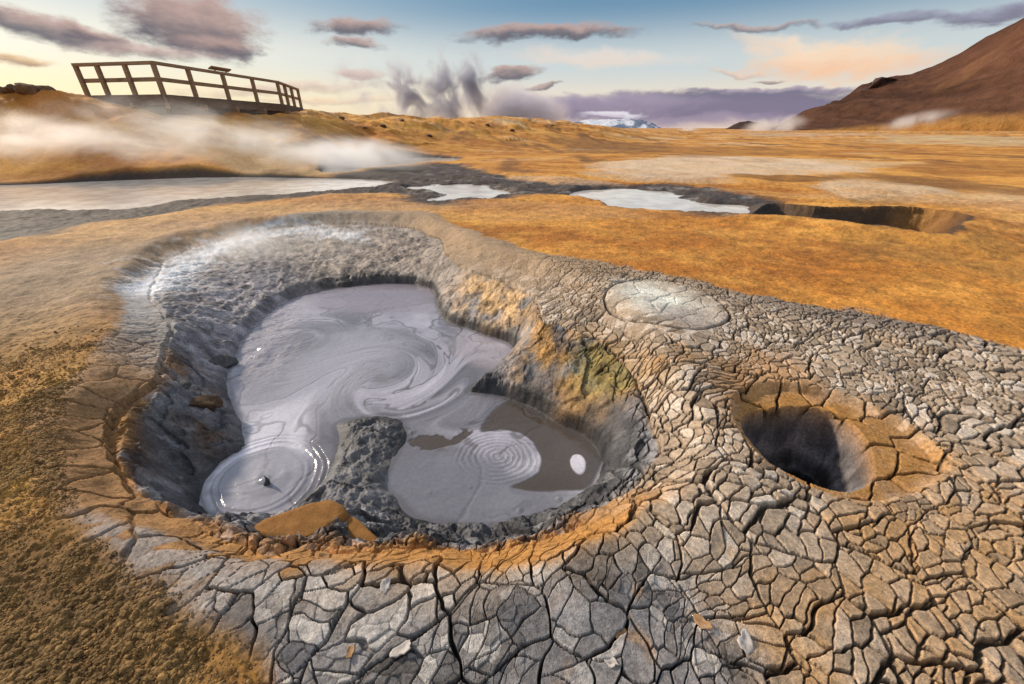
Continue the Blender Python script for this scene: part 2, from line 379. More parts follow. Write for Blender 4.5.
    bl = lambda u, v, ru, rv, rot, s=.55, z=0.0: blob_mask(xs + .12 * w1, ys + .12 * w2, u, v, ru, rv, rot, s, z)
    och = np.clip(ss(-0.15, 0.6, w1 + 0.5 * w3 + 0.9 * (bl(930, 560, 200, 130, 20) - 0.35)) * 0.75, 0, 1)
    cr = lerpcol(cr, (0.52, 0.285, 0.105), och * (0.45 + 0.55 * (pid > 0.3)))
    cr = lerpcol(cr, (0.52, 0.25, 0.07), bl(770, 395, 55, 45, 20) * 0.65)
    cr = lerpcol(cr, (0.34, 0.25, 0.175), bl(640, 265, 200, 20, 8) * 0.6)
    cr = lerpcol(cr, (0.22, 0.175, 0.14), bl(890, 318, 200, 14, 9) * 0.75)
    cr = lerpcol(cr, (0.34, 0.27, 0.205), bl(320, 222, 220, 26, -3) * 0.85)
    cr = lerpcol(cr, (0.44, 0.29, 0.165), bl(480, 238, 110, 20, 15) * 0.8)
    gcol = np.array((0.285, 0.272, 0.272), F32)[None, :] * (0.45 + 0.80 * tone + 0.55 * (p3 - 0.5) + .35 * w3)[:, None]
    cr = cr * (1 - gm[:, None] * 0.88) + gcol * (gm[:, None] * 0.88)
    hi = ss(0.68, 0.9, 0.6 * p3 + 0.55 * pid) * gm
    cr = lerpcol(cr, (0.60, 0.54, 0.47), hi * 0.8)
    cr = lerpcol(cr, (0.10, 0.10, 0.11), ss(0.80, 0.95, h01((pid * 997).astype(np.int32), (plate * 991).astype(np.int32), 5)) * gm * 0.7)
    cr = lerpcol(cr, (0.45, 0.24, 0.09), ss(0.45, 0.75, w3 + 0.3 * w1) * gm * 0.55)
    cr = lerpcol(cr, (0.46, 0.27, 0.10), bl(595, 350, 60, 24, 20) * .6)
    # rusty inner band of the near rim, brown left slope
    rb = np.clip(1 - ss(0.06, 0.17, np.abs(dE - 0.06)), 0, 1) * np.clip(bl(480, 545, 260, 70, 0) + bl(170, 490, 160, 90, 20), 0, 1)
    cr = lerpcol(cr, (0.50, 0.23, 0.05), rb * 0.92)
    cr = lerpcol(cr, (0.34, 0.182, 0.074), bl(108, 435, 85, 120, 8) * 0.92)
    cr = lerpcol(cr, (0.40, 0.21, 0.08), bl(230, 555, 150, 28, 8) * 0.6)
    cr = lerpcol(cr, (0.34, 0.345, 0.35), bl(200, 568, 130, 24, 18, .4) * 0.6 * (pid > .25))
    cr = lerpcol(cr, (0.30, 0.29, 0.285), bl(158, 300, 45, 36, -20) * 0.75)
    cr = lerpcol(cr, (0.85, 0.85, 0.85), bl(215, 243, 85, 11, -17, .5) * np.clip(.55 + w3, 0, 1) * 0.95)  # bright gleam of the far rim painted into the crust colour
    cr = lerpcol(cr, (0.55, 0.55, 0.56), bl(155, 275, 45, 14, -40, .6) * np.clip(.35 + w3, 0, 1) * 0.8)
    cr = lerpcol(cr, (0.95, 0.93, 0.80), whm * np.clip(.75 + .6 * w3, 0, 1) * 0.95)
    cr = lerpcol(cr, (0.40, 0.34, 0.30), bl(695, 320, 40, 10, 6) * 0.6)
    vr = (1 - ss(-0.10, 0.06, dVR))
    cr = lerpcol(cr, (0.46, 0.225, 0.06), vr * np.clip(0.9 + 0.4 * w3, 0, 1))
    # vent walls: violet grey lip, throat blackened by wet soil plus painted depth shade
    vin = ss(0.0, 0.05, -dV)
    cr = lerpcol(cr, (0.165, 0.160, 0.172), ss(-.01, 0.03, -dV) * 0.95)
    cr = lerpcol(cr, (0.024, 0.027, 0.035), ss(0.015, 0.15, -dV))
    cr *= (1 + ss(0, .03, -dV) * np.clip(.9 * fbm(xs * 16, ys * 16, 4, 209) + .35 * np.sin(dV * 110 + 2.5 * w3 + 2 * w1), -.6, 1))[:, None]
    # ---- walls of the pot
    wl = np.array((0.200, 0.194, 0.200), F32)[None, :] * (0.55 + 0.9 * h01(bi, bj, 201) * 0.5 + 0.55 * np.clip(rug + .4, 0, 1))[:, None]
    wl = lerpcol(wl, (0.37, 0.295, 0.235), bl(320, 248, 190, 36, 0, .5, -.12) * 0.9)
    wl = lerpcol(wl, (0.34, 0.31, 0.33), bl(262, 318, 60, 50, -30, .6, -.5) * 0.8)
    wl = lerpcol(wl, (0.66, 0.41, 0.19), bl(498, 296, 48, 18, 15, .5, -.2) * np.clip(.8 + w3 * 1.3, 0, 1))
    wl = lerpcol(wl, (0.48, 0.255, 0.075), bl(585, 358, 72, 40, 20, .45, -.25) * np.clip(.85 + w3 * 1.2, 0, 1))
    wl = lerpcol(wl, (0.20, 0.175, 0.055), bl(612, 385, 48, 18, 15, .5, -.3) * 0.75)
    wl = lerpcol(wl, (0.09, 0.045, 0.02), bl(128, 450, 20, 34, 10, .5, -.18) * 0.85)
    wl = lerpcol(wl, (0.26, 0.13, 0.05), bl(190, 400, 38, 28, 60, .6, -.3) * ss(-.1, .4, w3) * 0.9)
    wl = lerpcol(wl, (0.46, 0.215, 0.05), ss(0.70, 0.92, tw + 0.1 * w3) * np.clip(bl(480, 545, 260, 75, 0) + bl(140, 450, 90, 100, 0), 0, 1) * 0.9)
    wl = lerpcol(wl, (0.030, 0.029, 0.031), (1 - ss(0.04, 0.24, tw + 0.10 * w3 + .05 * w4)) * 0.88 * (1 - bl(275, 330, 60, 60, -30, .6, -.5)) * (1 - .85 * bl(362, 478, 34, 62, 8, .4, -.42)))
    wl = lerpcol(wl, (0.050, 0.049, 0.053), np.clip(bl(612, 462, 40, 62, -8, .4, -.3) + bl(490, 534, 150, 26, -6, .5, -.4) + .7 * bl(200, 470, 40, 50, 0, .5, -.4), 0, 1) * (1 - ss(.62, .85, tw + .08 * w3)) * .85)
    crev = np.exp(-blocks / 0.05)
    wl *= (1 - 0.5 * crev * wallm)[:, None]
    streak = ss(0.1, 0.6, fbm(xs * 14, ys * 14, 3, 205))
    mt2 = fbm(xs * 9, ys * 9, 5, 207, .65)
    wl *= np.clip(1 + 1.1 * mt2, .25, 2)[:, None]
    wl = lerpcol(wl, (0.40, 0.39, 0.40), streak * 0.45 * np.clip(tw * 3, 0, 1) * (1 - .8 * farm))
    RG = [at(u, v) for u, v in [(150, 278), (165, 262), (190, 247), (220, 236), (260, 227), (305, 222), (350, 225)]]
    dG = np.full(xs.shape, 9, F32); tG = np.zeros(xs.shape, F32)
    for i in range(len(RG) - 1):
        ax, ay = RG[i]; ex, ey = RG[i + 1][0] - ax, RG[i + 1][1] - ay
        t_ = np.clip(((xa - ax) * ex + (ya - ay) * ey) / (ex * ex + ey * ey), 0, 1)
        d_ = np.hypot(xa - ax - t_ * ex, ya - ay - t_ * ey)
        tG = np.where(d_ < dG, (i + t_) / 6, tG); dG = np.minimum(dG, d_)
    salt_gleam = (1 - ss(0.03, 0.44 - .16 * tG, dG + .12 * w3)) * np.clip(.75 + .5 * w4, 0, 1) * np.clip(1.15 - .5 * tG, 0, 1)  # salty rim and its gleam towards the low sun, painted white
    salt_gleam = np.maximum(salt_gleam, .5 * (1 - ss(0.1, 0.75, dG + .25 * w3)) * ss(.0, .4, w4 + .4 * w3))
    fin = (ss(0.0, 0.04, -dE) * (1 - 0.0))[:, None]
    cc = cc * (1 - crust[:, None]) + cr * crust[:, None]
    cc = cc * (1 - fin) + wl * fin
    cc = lerpcol(cc, (0.92, 0.92, 0.93), np.clip(salt_gleam * 1.2, 0, 1) * .95)
    cc *= (1 - 0.90 * crk)[:, None]  # cracks darkened: moist dust plus occlusion shade put into the colour
    cc = cc * (1 + 0.25 * g2[px] * grain)[:, None]
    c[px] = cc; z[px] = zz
    ww = wet[px]
    ww = np.maximum(ww, fin[:, 0] * (0.35 + 0.5 * (1 - ss(0.05, 0.5, tw))))
    ww = np.maximum(ww, vin * 0.5)
    ww = np.maximum(ww, gm * 0.25 * (pid > .4))
    wet[px] = ww
    o2 = ~px
    z[o2] += g[o2] * 0.02
    return z, np.clip(c, 0.004, 0.9), wet

# ------------------------------------------------------------------ mesh helpers
def mesh_from(name, verts, faces, smooth=True):
    me = bpy.data.meshes.new(name)
    verts = np.asarray(verts, F32); faces = np.asarray(faces, np.int32)
    k = faces.shape[1]
    me.vertices.add(len(verts)); me.vertices.foreach_set("co", verts.ravel())
    me.loops.add(faces.size); me.loops.foreach_set("vertex_index", faces.ravel())
    me.polygons.add(len(faces)); me.polygons.foreach_set("loop_start", np.arange(0, faces.size, k, dtype=np.int32))
    me.update(calc_edges=True)
    me.polygons.foreach_set("use_smooth", np.full(len(faces), smooth, bool))
    return me
def set_col(me, name, c):
    a = me.color_attributes.new(name, 'FLOAT_COLOR', 'POINT')
    rgba = np.ones((len(me.vertices), 4), F32); rgba[:, :3] = c
    a.data.foreach_set("color", rgba.ravel())
def set_val(me, name, v):
    a = me.attributes.new(name, 'FLOAT', 'POINT'); a.data.foreach_set("value", np.asarray(v, F32).ravel())
def link(name, me, mat=None, parent=None, **props):
    o = bpy.data.objects.new(name, me); COL.objects.link(o)
    if mat is not None: me.materials.append(mat)
    if parent is not None: o.parent = parent
    for k, v in props.items(): o[k] = v
    return o
def empty(name, loc, label, cat, group=None):
    o = bpy.data.objects.new(name, None); COL.objects.link(o); o.location = loc
    o['label'] = label; o['category'] = cat
    if group: o['group'] = group
    o.empty_display_size = 0.3
    return o

# ------------------------------------------------------------------ materials
class NT:
    def __init__(s, tree): s.t = tree; s.n = tree.nodes; s.l = tree.links
    def add(s, kind, **kw):
        n = s.n.new(kind)
        for k, v in kw.items():
            if k == 'ins':
                for a, b in v.items():
                    if isinstance(b, bpy.types.NodeSocket): s.l.new(b, n.inputs[a])
                    else: n.inputs[a].default_value = b
            else: setattr(n, k, v)
        return n
    def math(s, op, a, b=0.0, c=None, clamp=False):
        n = s.add('ShaderNodeMath', operation=op, use_clamp=clamp)
        for i, v in enumerate((a, b) if c is None else (a, b, c)):
            if isinstance(v, bpy.types.NodeSocket): s.l.new(v, n.inputs[i])
            else: n.inputs[i].default_value = v
        return n.outputs[0]
    def mix(s, f, a, b, mode='MIX'):
        n = s.add('ShaderNodeMix', data_type='RGBA', blend_type=mode)
        for i, v in ((0, f), (6, a), (7, b)):
            if isinstance(v, bpy.types.NodeSocket): s.l.new(v, n.inputs[i])
            else: n.inputs[i].default_value = v if i == 0 else (*v[:3], 1.0)
        return n.outputs[2]
    def rng(s, v, a, b, c=0.0, d=1.0, smooth=True):
        n = s.add('ShaderNodeMapRange', interpolation_type='SMOOTHSTEP' if smooth else 'LINEAR')
        s.l.new(v, n.inputs[0])
        for i, q in zip((1, 2, 3, 4), (a, b, c, d)): n.inputs[i].default_value = q
        return n.outputs[0]
def new_mat(name):
    m = bpy.data.materials.new(name); m.use_nodes = True
    m.node_tree.nodes.clear(); nt = NT(m.node_tree)
    out = nt.add('ShaderNodeOutputMaterial')
    return m, nt, out

def soil_material():
    m, nt, out = new_mat("soil")
    pos = nt.add('ShaderNodeNewGeometry').outputs['Position']
    col = nt.add('ShaderNodeAttribute', attribute_name='soil').outputs['Color']
    wet = nt.add('ShaderNodeAttribute', attribute_name='wet').outputs['Fac']
    na = nt.add('ShaderNodeTexNoise', ins={'Vector': pos, 'Scale': 55.0, 'Detail': 6.0, 'Roughness': 0.65}).outputs['Fac']
    nb = nt.add('ShaderNodeTexNoise', ins={'Vector': pos, 'Scale': 9.0, 'Detail': 5.0, 'Roughness': 0.6}).outputs['Fac']
    nc = nt.add('ShaderNodeTexNoise', ins={'Vector': pos, 'Scale': 220.0, 'Detail': 3.0}).outputs['Fac']
    f = nt.math('ADD', nt.rng(na, 0.3, 0.7, 0.55, 1.38, False), nt.rng(nb, 0.3, 0.7, -0.18, 0.18, False))
    f = nt.math('MULTIPLY', f, nt.rng(nc, 0.3, 0.7, 0.82, 1.18, False))
    vm = nt.add('ShaderNodeVectorMath', operation='SCALE', ins={0: col, 'Scale': f}).outputs[0]
    bs = nt.add('ShaderNodeBsdfPrincipled', ins={'Base Color': vm, 'Specular IOR Level': 0.35})
    rough = nt.math('SUBTRACT', 0.92, nt.math('MULTIPLY', wet, 0.45))
    rough = nt.math('ADD', rough, nt.rng(na, 0.3, 0.7, -0.08, 0.08, False), clamp=True)
    nt.l.new(rough, bs.inputs['Roughness'])
    b1 = nt.add('ShaderNodeBump', ins={'Strength': 0.75, 'Distance': 0.006, 'Height': na})
    b2 = nt.add('ShaderNodeBump', ins={'Strength': 0.6, 'Distance': 0.0016, 'Height': nc, 'Normal': b1.outputs[0]})
    b3 = nt.add('ShaderNodeBump', ins={'Strength': 0.6, 'Distance': 0.02, 'Height': nb, 'Normal': b2.outputs[0]})
    nt.l.new(b3.outputs[0], bs.inputs['Normal'])
    nt.l.new(bs.outputs[0], out.inputs[0])
    return m
M_SOIL = soil_material()

def rock_material(name, c0, c1, scale=18.0, rough=0.9, bump=0.01):
    m, nt, out = new_mat(name)
    pos = nt.add('ShaderNodeTexCoord').outputs['Object']
    n = nt.add('ShaderNodeTexNoise', ins={'Vector': pos, 'Scale': scale, 'Detail': 7.0, 'Roughness': 0.65}).outputs['Fac']
    n2 = nt.add('ShaderNodeTexNoise', ins={'Vector': pos, 'Scale': scale * 7, 'Detail': 4.0}).outputs['Fac']
    col = nt.mix(nt.rng(n, 0.32, 0.68), c0, c1)
    col = nt.mix(nt.rng(n2, 0.55, 0.7, 0, .5), col, tuple(0.5 * v for v in c0))
    bs = nt.add('ShaderNodeBsdfPrincipled', ins={'Base Color': col, 'Roughness': rough, 'Specular IOR Level': 0.3})
    b = nt.add('ShaderNodeBump', ins={'Strength': 0.8, 'Distance': bump, 'Height': n})
    b = nt.add('ShaderNodeBump', ins={'Strength': 0.6, 'Distance': bump * .3, 'Height': n2, 'Normal': b.outputs[0]})
    nt.l.new(b.outputs[0], bs.inputs['Normal']); nt.l.new(bs.outputs[0], out.inputs[0])
    return m

# ------------------------------------------------------------------ ground sheet
rr = [0.02, 0.1, 0.2]
r = 0.28
while r < 6000:
    rr.append(r)
    d = 0.0018 * (r * r + H * H) / H
    if 1.9 < r < 3.3: d = min(d, 0.0068)
    elif r < 7: d = min(d, 0.0110)
    elif r < 14.3: d = min(d, 0.045)
    elif r < 34: d = min(d, 0.085)
    elif r < 75: d = min(d, 0.35)
    else: d = min(d, 0.03 * r)
    r += d
rr = np.array(rr + [6500.0])
fine = np.arange(-72.0, 72.01, 0.098)
coarse = np.arange(72.0 + 3, 288.0 - 1.5, 3.0)
az = np.radians(np.concatenate([fine, coarse]))
NR, NA = len(rr), len(az)
gx = (rr[:, None] * np.sin(az)[None, :]).ravel(); gy = (rr[:, None] * np.cos(az)[None, :]).ravel()
gz, gc, gw = terrain(gx, gy)
idx = np.arange(NR * NA, dtype=np.int32).reshape(NR, NA)
a = idx[:-1, :]; b = idx[1:, :]
q = np.stack([a, b, np.roll(b, -1, 1), np.roll(a, -1, 1)], -1).reshape(-1, 4)
me = mesh_from("ground", np.stack([gx, gy, gz], 1), q[:, ::-1])
set_col(me, 'soil', gc); set_val(me, 'wet', gw)
ground = link("ground", me, M_SOIL, kind='structure')
print("ground", NR, NA, NR * NA, round(time.time() - T0, 1))
def zat(x, y):
    return float(terrain(np.array([x, x], F32), np.array([y, y], F32))[0][0])
def zats(x, y):
    return terrain(np.asarray(x, F32), np.asarray(y, F32))[0]

# ------------------------------------------------------------------ boiling mud
def mud_material():
    m, nt, out = new_mat("boiling_mud")
    pos = nt.add('ShaderNodeNewGeometry').outputs['Position']
    col = nt.add('ShaderNodeAttribute', attribute_name='soil').outputs['Color']
    wet = nt.add('ShaderNodeAttribute', attribute_name='wet').outputs['Fac']
    n = nt.add('ShaderNodeTexNoise', ins={'Vector': pos, 'Scale': 40.0, 'Detail': 6.0, 'Roughness': .6}).outputs['Fac']
    vm = nt.add('ShaderNodeVectorMath', operation='SCALE', ins={0: col, 'Scale': nt.rng(n, .3, .7, .9, 1.1, False)}).outputs[0]
    bs = nt.add('ShaderNodeBsdfPrincipled', ins={'Base Color': vm, 'Specular IOR Level': 0.75})
    nt.l.new(nt.math('SUBTRACT', 0.46, nt.math('MULTIPLY', wet, 0.40)), bs.inputs['Roughness'])
    b = nt.add('ShaderNodeBump', ins={'Strength': 0.35, 'Distance': 0.004, 'Height': n})
    nt.l.new(b.outputs[0], bs.inputs['Normal']); nt.l.new(bs.outputs[0], out.inputs[0])
    return m
M_MUD = mud_material()
x0, y0 = MUD.min(0) - 0.1; x1, y1 = MUD.max(0) + 0.1
ST = 0.0072
nx = int((x1 - x0) / ST) + 1; ny = int((y1 - y0) / ST) + 1
X, Y = np.meshgrid(np.linspace(x0, x1, nx), np.linspace(y0, y1, ny))
X = X.ravel().astype(F32); Y = Y.ravel().astype(F32)
D = sdf(X, Y, MUD)
w1 = fbm(X * 1.3, Y * 1.3, 4, 301); w2 = fbm(X * 1.3 + 8, Y * 1.3, 4, 303); w3 = fbm(X * 6, Y * 6, 3, 305); w4 = fbm(X * 25, Y * 25, 3, 307)
Z = np.zeros_like(X); mc = np.ones((len(X), 3), F32) * np.array((0.38, 0.365, 0.42), F32); mw = np.full(len(X), .75, F32)
mc *= (1 + 0.18 * w1 + 0.08 * w3)[:, None]
w5 = fbm(X * 6 + 8, Y * 6, 3, 309)
B = lambda u, v, ru, rv, rot=0, s=.4, wa=.05: blob_mask(X + wa * (w1 + .55 * w3), Y + wa * (w2 + .55 * w5), u, v, ru, rv, rot, s, ZP)
# marbling: thin dark lines of a slow flow folded round a few centres
fx, fy = X.copy(), Y.copy() * .8
for (u, v, rad, tw_) in [(385, 378, 1.0, 3.0), (455, 370, .55, -3.5), (305, 350, .9, 2.5), (462, 408, .35, 3), (415, 420, .35, -2.5)]:
    cx, cy = at(u, v, ZP); cy *= .8
    dx, dy = fx - cx, fy - cy; d = np.hypot(dx, dy)
    a_ = tw_ * np.exp(-(d / (rad * .45)) ** 2)
    ca_, sa_ = np.cos(a_), np.sin(a_)
    fx, fy = cx + dx * ca_ - dy * sa_, cy + dx * sa_ + dy * ca_
fn = fbm(fx * 1.6, fy * 3.2, 4, 311, .42)
fn2 = fbm(fx * 2.6 + 5, fy * 6.0, 3, 315, .4)
fl_ = fbm(fx * 1.1 + 2, fy * 2.2, 4, 319, .45)
gate = ss(-.1, .3, fbm(X * 1.1 + 3, Y * 1.1, 3, 317))
near_r = ss(.15, .6, blob_mask(X, Y, 440, 385, 95, 50, 10, .8, ZP))
line = (1 - ss(.016, .060, np.abs(fn - .04))) * gate * .8 + (1 - ss(.008, .040, np.abs(fn2 + .12))) * np.maximum(gate * .7, near_r) + (1 - ss(.006, .03, np.abs(fl_ - .12))) * .8
line = np.clip(line, 0, 1)
mc = lerpcol(mc, (.15, .145, .165), ss(.02, .30, fl_) * .85); mc = lerpcol(mc, (.78, .76, .83), ss(.0, .30, -fl_) * .85)  # dark mud bands; the pale ones carry painted sky sheen
mc *= (1 + .05 * np.sin(fn * 17) + .26 * fn2)[:, None]
Z += .0005 * np.sin(fn * 24) + .003 * fn2
mc = lerpcol(mc, (0.13, 0.12, 0.125), line * 0.9)
Z -= 0.003 * line
# sky sheen painted as pale tongues, and violet-grey far shallows
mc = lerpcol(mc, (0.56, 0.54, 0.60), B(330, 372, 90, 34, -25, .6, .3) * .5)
mc = lerpcol(mc, (0.32, 0.275, 0.31), B(360, 296, 90, 16, 0, .5, .2) * .85)
mc = lerpcol(mc, (0.38, 0.335, 0.355), B(485, 350, 34, 15, 15, .4, .1) * .7)
mc = lerpcol(mc, (0.185, 0.185, 0.215), B(470, 495, 110, 40, 5, .35, .1) * .9)
# rough wet shallows at the far left
sh = B(262, 332, 42, 30, -35, .6, .15)
Z += sh * (0.026 * w3 + 0.005 * w4); mc = lerpcol(mc, (0.40, 0.37, 0.405), sh * .8)
# the thin brown water of the right lobe
bw = np.maximum(B(540, 440, 62, 46, 20, .10, .06), B(440, 438, 34, 10, -8, .25, .06) * (w3 > -.25))
bw *= 1 - B(497, 456, 42, 27, 0, .10, .05)
bw *= ss(-0.15, -0.05, -(Y - at(500, 483, ZP)[1]) * -1 + 0.10 * w1) 
bw *= 1 - B(578, 464, 8, 11, -25, .25, .03)
bw *= 1 - B(412, 432, 8, 6, 0, .12, .01)
bw *= 1 - B(440, 405, 40, 22, 10, .2, .06)
bw = ss(.25, .7, bw + .12 * w3)
mc = lerpcol(mc, (0.072, 0.052, 0.036), bw * .95); mw = np.where(bw > .5, 1.12, mw); Z -= 0.004 * bw
# concentric ripples: island in the right lobe and the boiling left lobe
def ripples(u, v, ru, rv, rot, freq, amp, dark, wob):
    global Z, mc
    c = np.array(at(u, v, ZP)); ca, sa = math.cos(R(rot)), math.sin(R(rot))
    A = (np.array(at(u + ru * ca, v + ru * sa, ZP)) - np.array(at(u - ru * ca, v - ru * sa, ZP))) / 2
    Bv = (np.array(at(u - rv * sa, v + rv * ca, ZP)) - np.array(at(u + rv * sa, v - rv * ca, ZP))) / 2
    Mi = np.linalg.inv(np.array([[A[0], Bv[0]], [A[1], Bv[1]]]))
    dx = X - c[0]; dy = Y - c[1]
    d = np.hypot(Mi[0, 0] * dx + Mi[0, 1] * dy, Mi[1, 0] * dx + Mi[1, 1] * dy)
    dw = d + wob * (w1 + .6 * w3 + .25 * w4)
    m = (1 - ss(.88, 1.05, d))
    ph = dw * freq
    s = np.cos(ph * 2 * math.pi)
    Z += amp * s * m
    mc = lerpcol(mc, (0.12, 0.115, 0.12), np.clip(ss(.80, .98, s) * m * ss(-.25, .2, fbm(X * 4 + u, Y * 4, 3, 313)) * dark, 0, 1))
    return d
d1 = ripples(497, 456, 43, 28, 0, 8, 0.0020, .8, .11)
d2 = ripples(262, 478, 74, 42, -24, 3.5, 0.0014, .0, .12)
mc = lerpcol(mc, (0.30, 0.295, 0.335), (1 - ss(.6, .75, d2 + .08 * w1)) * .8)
rg = (1 - ss(.03, .07, np.abs(d2 + .07 * w1 + .03 * w3 - .74))) + (1 - ss(.015, .05, np.abs(d2 + .10 * w1 + .035 * w3 - .85))) * .9 + (1 - ss(.01, .03, np.abs(d2 + .12 * w1 + .04 * w3 - .60))) * .6 + (1 - ss(.01, .035, np.abs(d2 + .08 * w1 + .03 * w3 - .95))) * .8
mc = lerpcol(mc, (0.085, 0.08, 0.085), np.clip(rg, 0, 1) * .8 * ss(-.35, .15, w2 + .5 * w5)); Z -= .006 * np.clip(rg, 0, 1)
sl = (1 - ss(.04, .1, np.abs(d2 + .2 * w3 - .38))) * ss(0, .3, w2 + .2)
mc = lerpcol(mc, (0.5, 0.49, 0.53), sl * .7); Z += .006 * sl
Z += 0.012 * np.exp(-(d2 / .25) ** 2) * (1 + w3)
# small popping bubbles
for (u, v, s) in [(519, 510, .022), (558, 499, .022), (412, 432, .03), (264, 480, .03), (470, 487, .015), (430, 492, .014)]:
    cx, cy = at(u, v, ZP); d = np.hypot(X - cx, Y - cy) / s
    Z += s * .35 * np.exp(-(d * 1.4) ** 2); rgb = (1 - ss(.1, .3, np.abs(d - 1.15)))
    mc = lerpcol(mc, (0.15, 0.145, 0.15), rgb * .6)
Z += 0.004 * w1 + .0012 * w4 * (1 - bw)
# scummy dark margin
mg = 1 - ss(-.05, -.005, -(-D) * -1) if False else ss(-.055, -.01, D + .02 * w3)
mc = lerpcol(mc, (0.10, 0.095, 0.10), mg * .6)
keep = D < 0.06
gi = np.arange(nx * ny).reshape(ny, nx)
qf = np.stack([gi[:-1, :-1], gi[:-1, 1:], gi[1:, 1:], gi[1:, :-1]], -1).reshape(-1, 4)
qf = qf[keep[qf].all(1)]
used = np.unique(qf); remap = np.full(nx * ny, -1); remap[used] = np.arange(len(used))
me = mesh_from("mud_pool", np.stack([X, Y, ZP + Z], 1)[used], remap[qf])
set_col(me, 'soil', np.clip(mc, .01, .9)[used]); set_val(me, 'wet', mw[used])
link("mud_pool", me, M_MUD, kind='structure')
print("mud", len(used), round(time.time() - T0, 1))

# ------------------------------------------------------------------ ponds
def water_material(name, c, rough):
    m, nt, out = new_mat(name)
    pos = nt.add('ShaderNodeNewGeometry').outputs['Position']
    n = nt.add('ShaderNodeTexNoise', ins={'Vector': pos, 'Scale': 2.2, 'Detail': 6.0, 'Roughness': .6}).outputs['Fac']
    n2 = nt.add('ShaderNodeTexNoise', ins={'Vector': pos, 'Scale': 9.0, 'Detail': 4.0}).outputs['Fac']
    col = nt.mix(nt.rng(n, .35, .65), c, tuple(v * .72 for v in c))
    bs = nt.add('ShaderNodeBsdfPrincipled', ins={'Base Color': col, 'Roughness': rough, 'IOR': 1.33})
    b = nt.add('ShaderNodeBump', ins={'Strength': 0.10, 'Distance': 0.02, 'Height': n2})
    nt.l.new(b.outputs[0], bs.inputs['Normal']); nt.l.new(bs.outputs[0], out.inputs[0])
    return m
M_WATER = water_material("milky_water", (0.88, 0.81, 0.73), 0.07)
for k, P in PONDS.items():
    c = P.mean(0)
    nxt = np.roll(P, -1, 0) - np.roll(P, 1, 0); nrm = np.stack([nxt[:, 1], -nxt[:, 0]], 1); nrm /= np.linalg.norm(nrm, axis=1)[:, None] + 1e-9
    area = 0.5 * np.sum(P[:, 0] * np.roll(P[:, 1], -1) - np.roll(P[:, 0], -1) * P[:, 1])
    Q = P + nrm * (0.30 if area > 0 else -0.30)
    bm_me = bpy.data.meshes.new("pond")
    vs = [(p[0], p[1], WZ - 0.012) for p in Q]
    if area < 0: vs = vs[::-1]
    bm_me.from_pydata(vs, [], [list(range(len(vs)))]); bm_me.update()
    link("pond", bm_me, M_WATER, kind='structure')

# ------------------------------------------------------------------ hills
def ridge_mesh(name, table, n_a, n_t, seed, rough, mat, colfn, depth):
    "table rows: photo u, foot v, crest v, foot distance, crest distance"
    tb = np.array(table, float)
    uu = np.linspace(tb[0, 0], tb[-1, 0], n_a)
    fv, cv, fy, cy = (np.interp(uu, tb[:, 0], tb[:, k]) for k in (1, 2, 3, 4))
    V = []; Cc = []; tt = np.concatenate([np.linspace(0, 1, n_t), 1 + np.linspace(0.08, 1.0, 10)])
    X = np.zeros((n_a, len(tt))); Yy = X.copy(); Zz = X.copy(); Tt = X.copy()
    for i, u in enumerate(uu):
        fx, fyy, fz = at_y(u, fv[i], fy[i]); cx, cyy, cz = at_y(u, cv[i], cy[i])
        for j, t in enumerate(tt):
            s = t if t <= 1 else t
            X[i, j] = fx + (cx - fx) * t; Yy[i, j] = fyy + (cyy - fyy) * t
            Zz[i, j] = (fz + (cz - fz) * t) if t <= 1 else cz - (t - 1) * depth * (cz - fz)
            Tt[i, j] = min(t, 1)
    x = X.ravel().astype(F32); y = Yy.ravel().astype(F32)
    n = fbm(x * seed[1], y * seed[1], 6, seed[0], .55) + .5 * (1 - np.abs(fbm(x * seed[1] * 2.5 + y * seed[1], y * seed[1] * .5, 4, seed[0] + 7)) * 2)
    z = Zz.ravel() + n * rough * np.clip(Tt.ravel() * 3, 0, 1)
    z[np.tile(np.arange(len(tt)) == 0, n_a)] -= rough
    gi = np.arange(n_a * len(tt)).reshape(n_a, -1)
    f = np.stack([gi[:-1, :-1], gi[1:, :-1], gi[1:, 1:], gi[:-1, 1:]], -1).reshape(-1, 4)
    me = mesh_from(name, np.stack([x, y, z], 1), f)
    set_col(me, 'soil', colfn(x, y, z, Tt.ravel(), n)); set_val(me, 'wet', np.zeros(len(x)))
    return link(name, me, mat, kind='structure')
def far_material():
    m, nt, out = new_mat("hillside")
    pos = nt.add('ShaderNodeNewGeometry').outputs['Position']
    col = nt.add('ShaderNodeAttribute', attribute_name='soil').outputs['Color']
    na = nt.add('ShaderNodeTexNoise', ins={'Vector': pos, 'Scale': 0.12, 'Detail': 9.0, 'Roughness': 0.65}).outputs['Fac']
    vm = nt.add('ShaderNodeVectorMath', operation='SCALE', ins={0: col, 'Scale': nt.rng(na, .3, .7, .72, 1.28, False)}).outputs[0]
    bs = nt.add('ShaderNodeBsdfPrincipled', ins={'Base Color': vm, 'Roughness': .95, 'Specular IOR Level': .1})
    b = nt.add('ShaderNodeBump', ins={'Strength': 0.8, 'Distance': 3.0, 'Height': na})
    nt.l.new(b.outputs[0], bs.inputs['Normal']); nt.l.new(bs.outputs[0], out.inputs[0])
    return m
M_HILL = far_material()
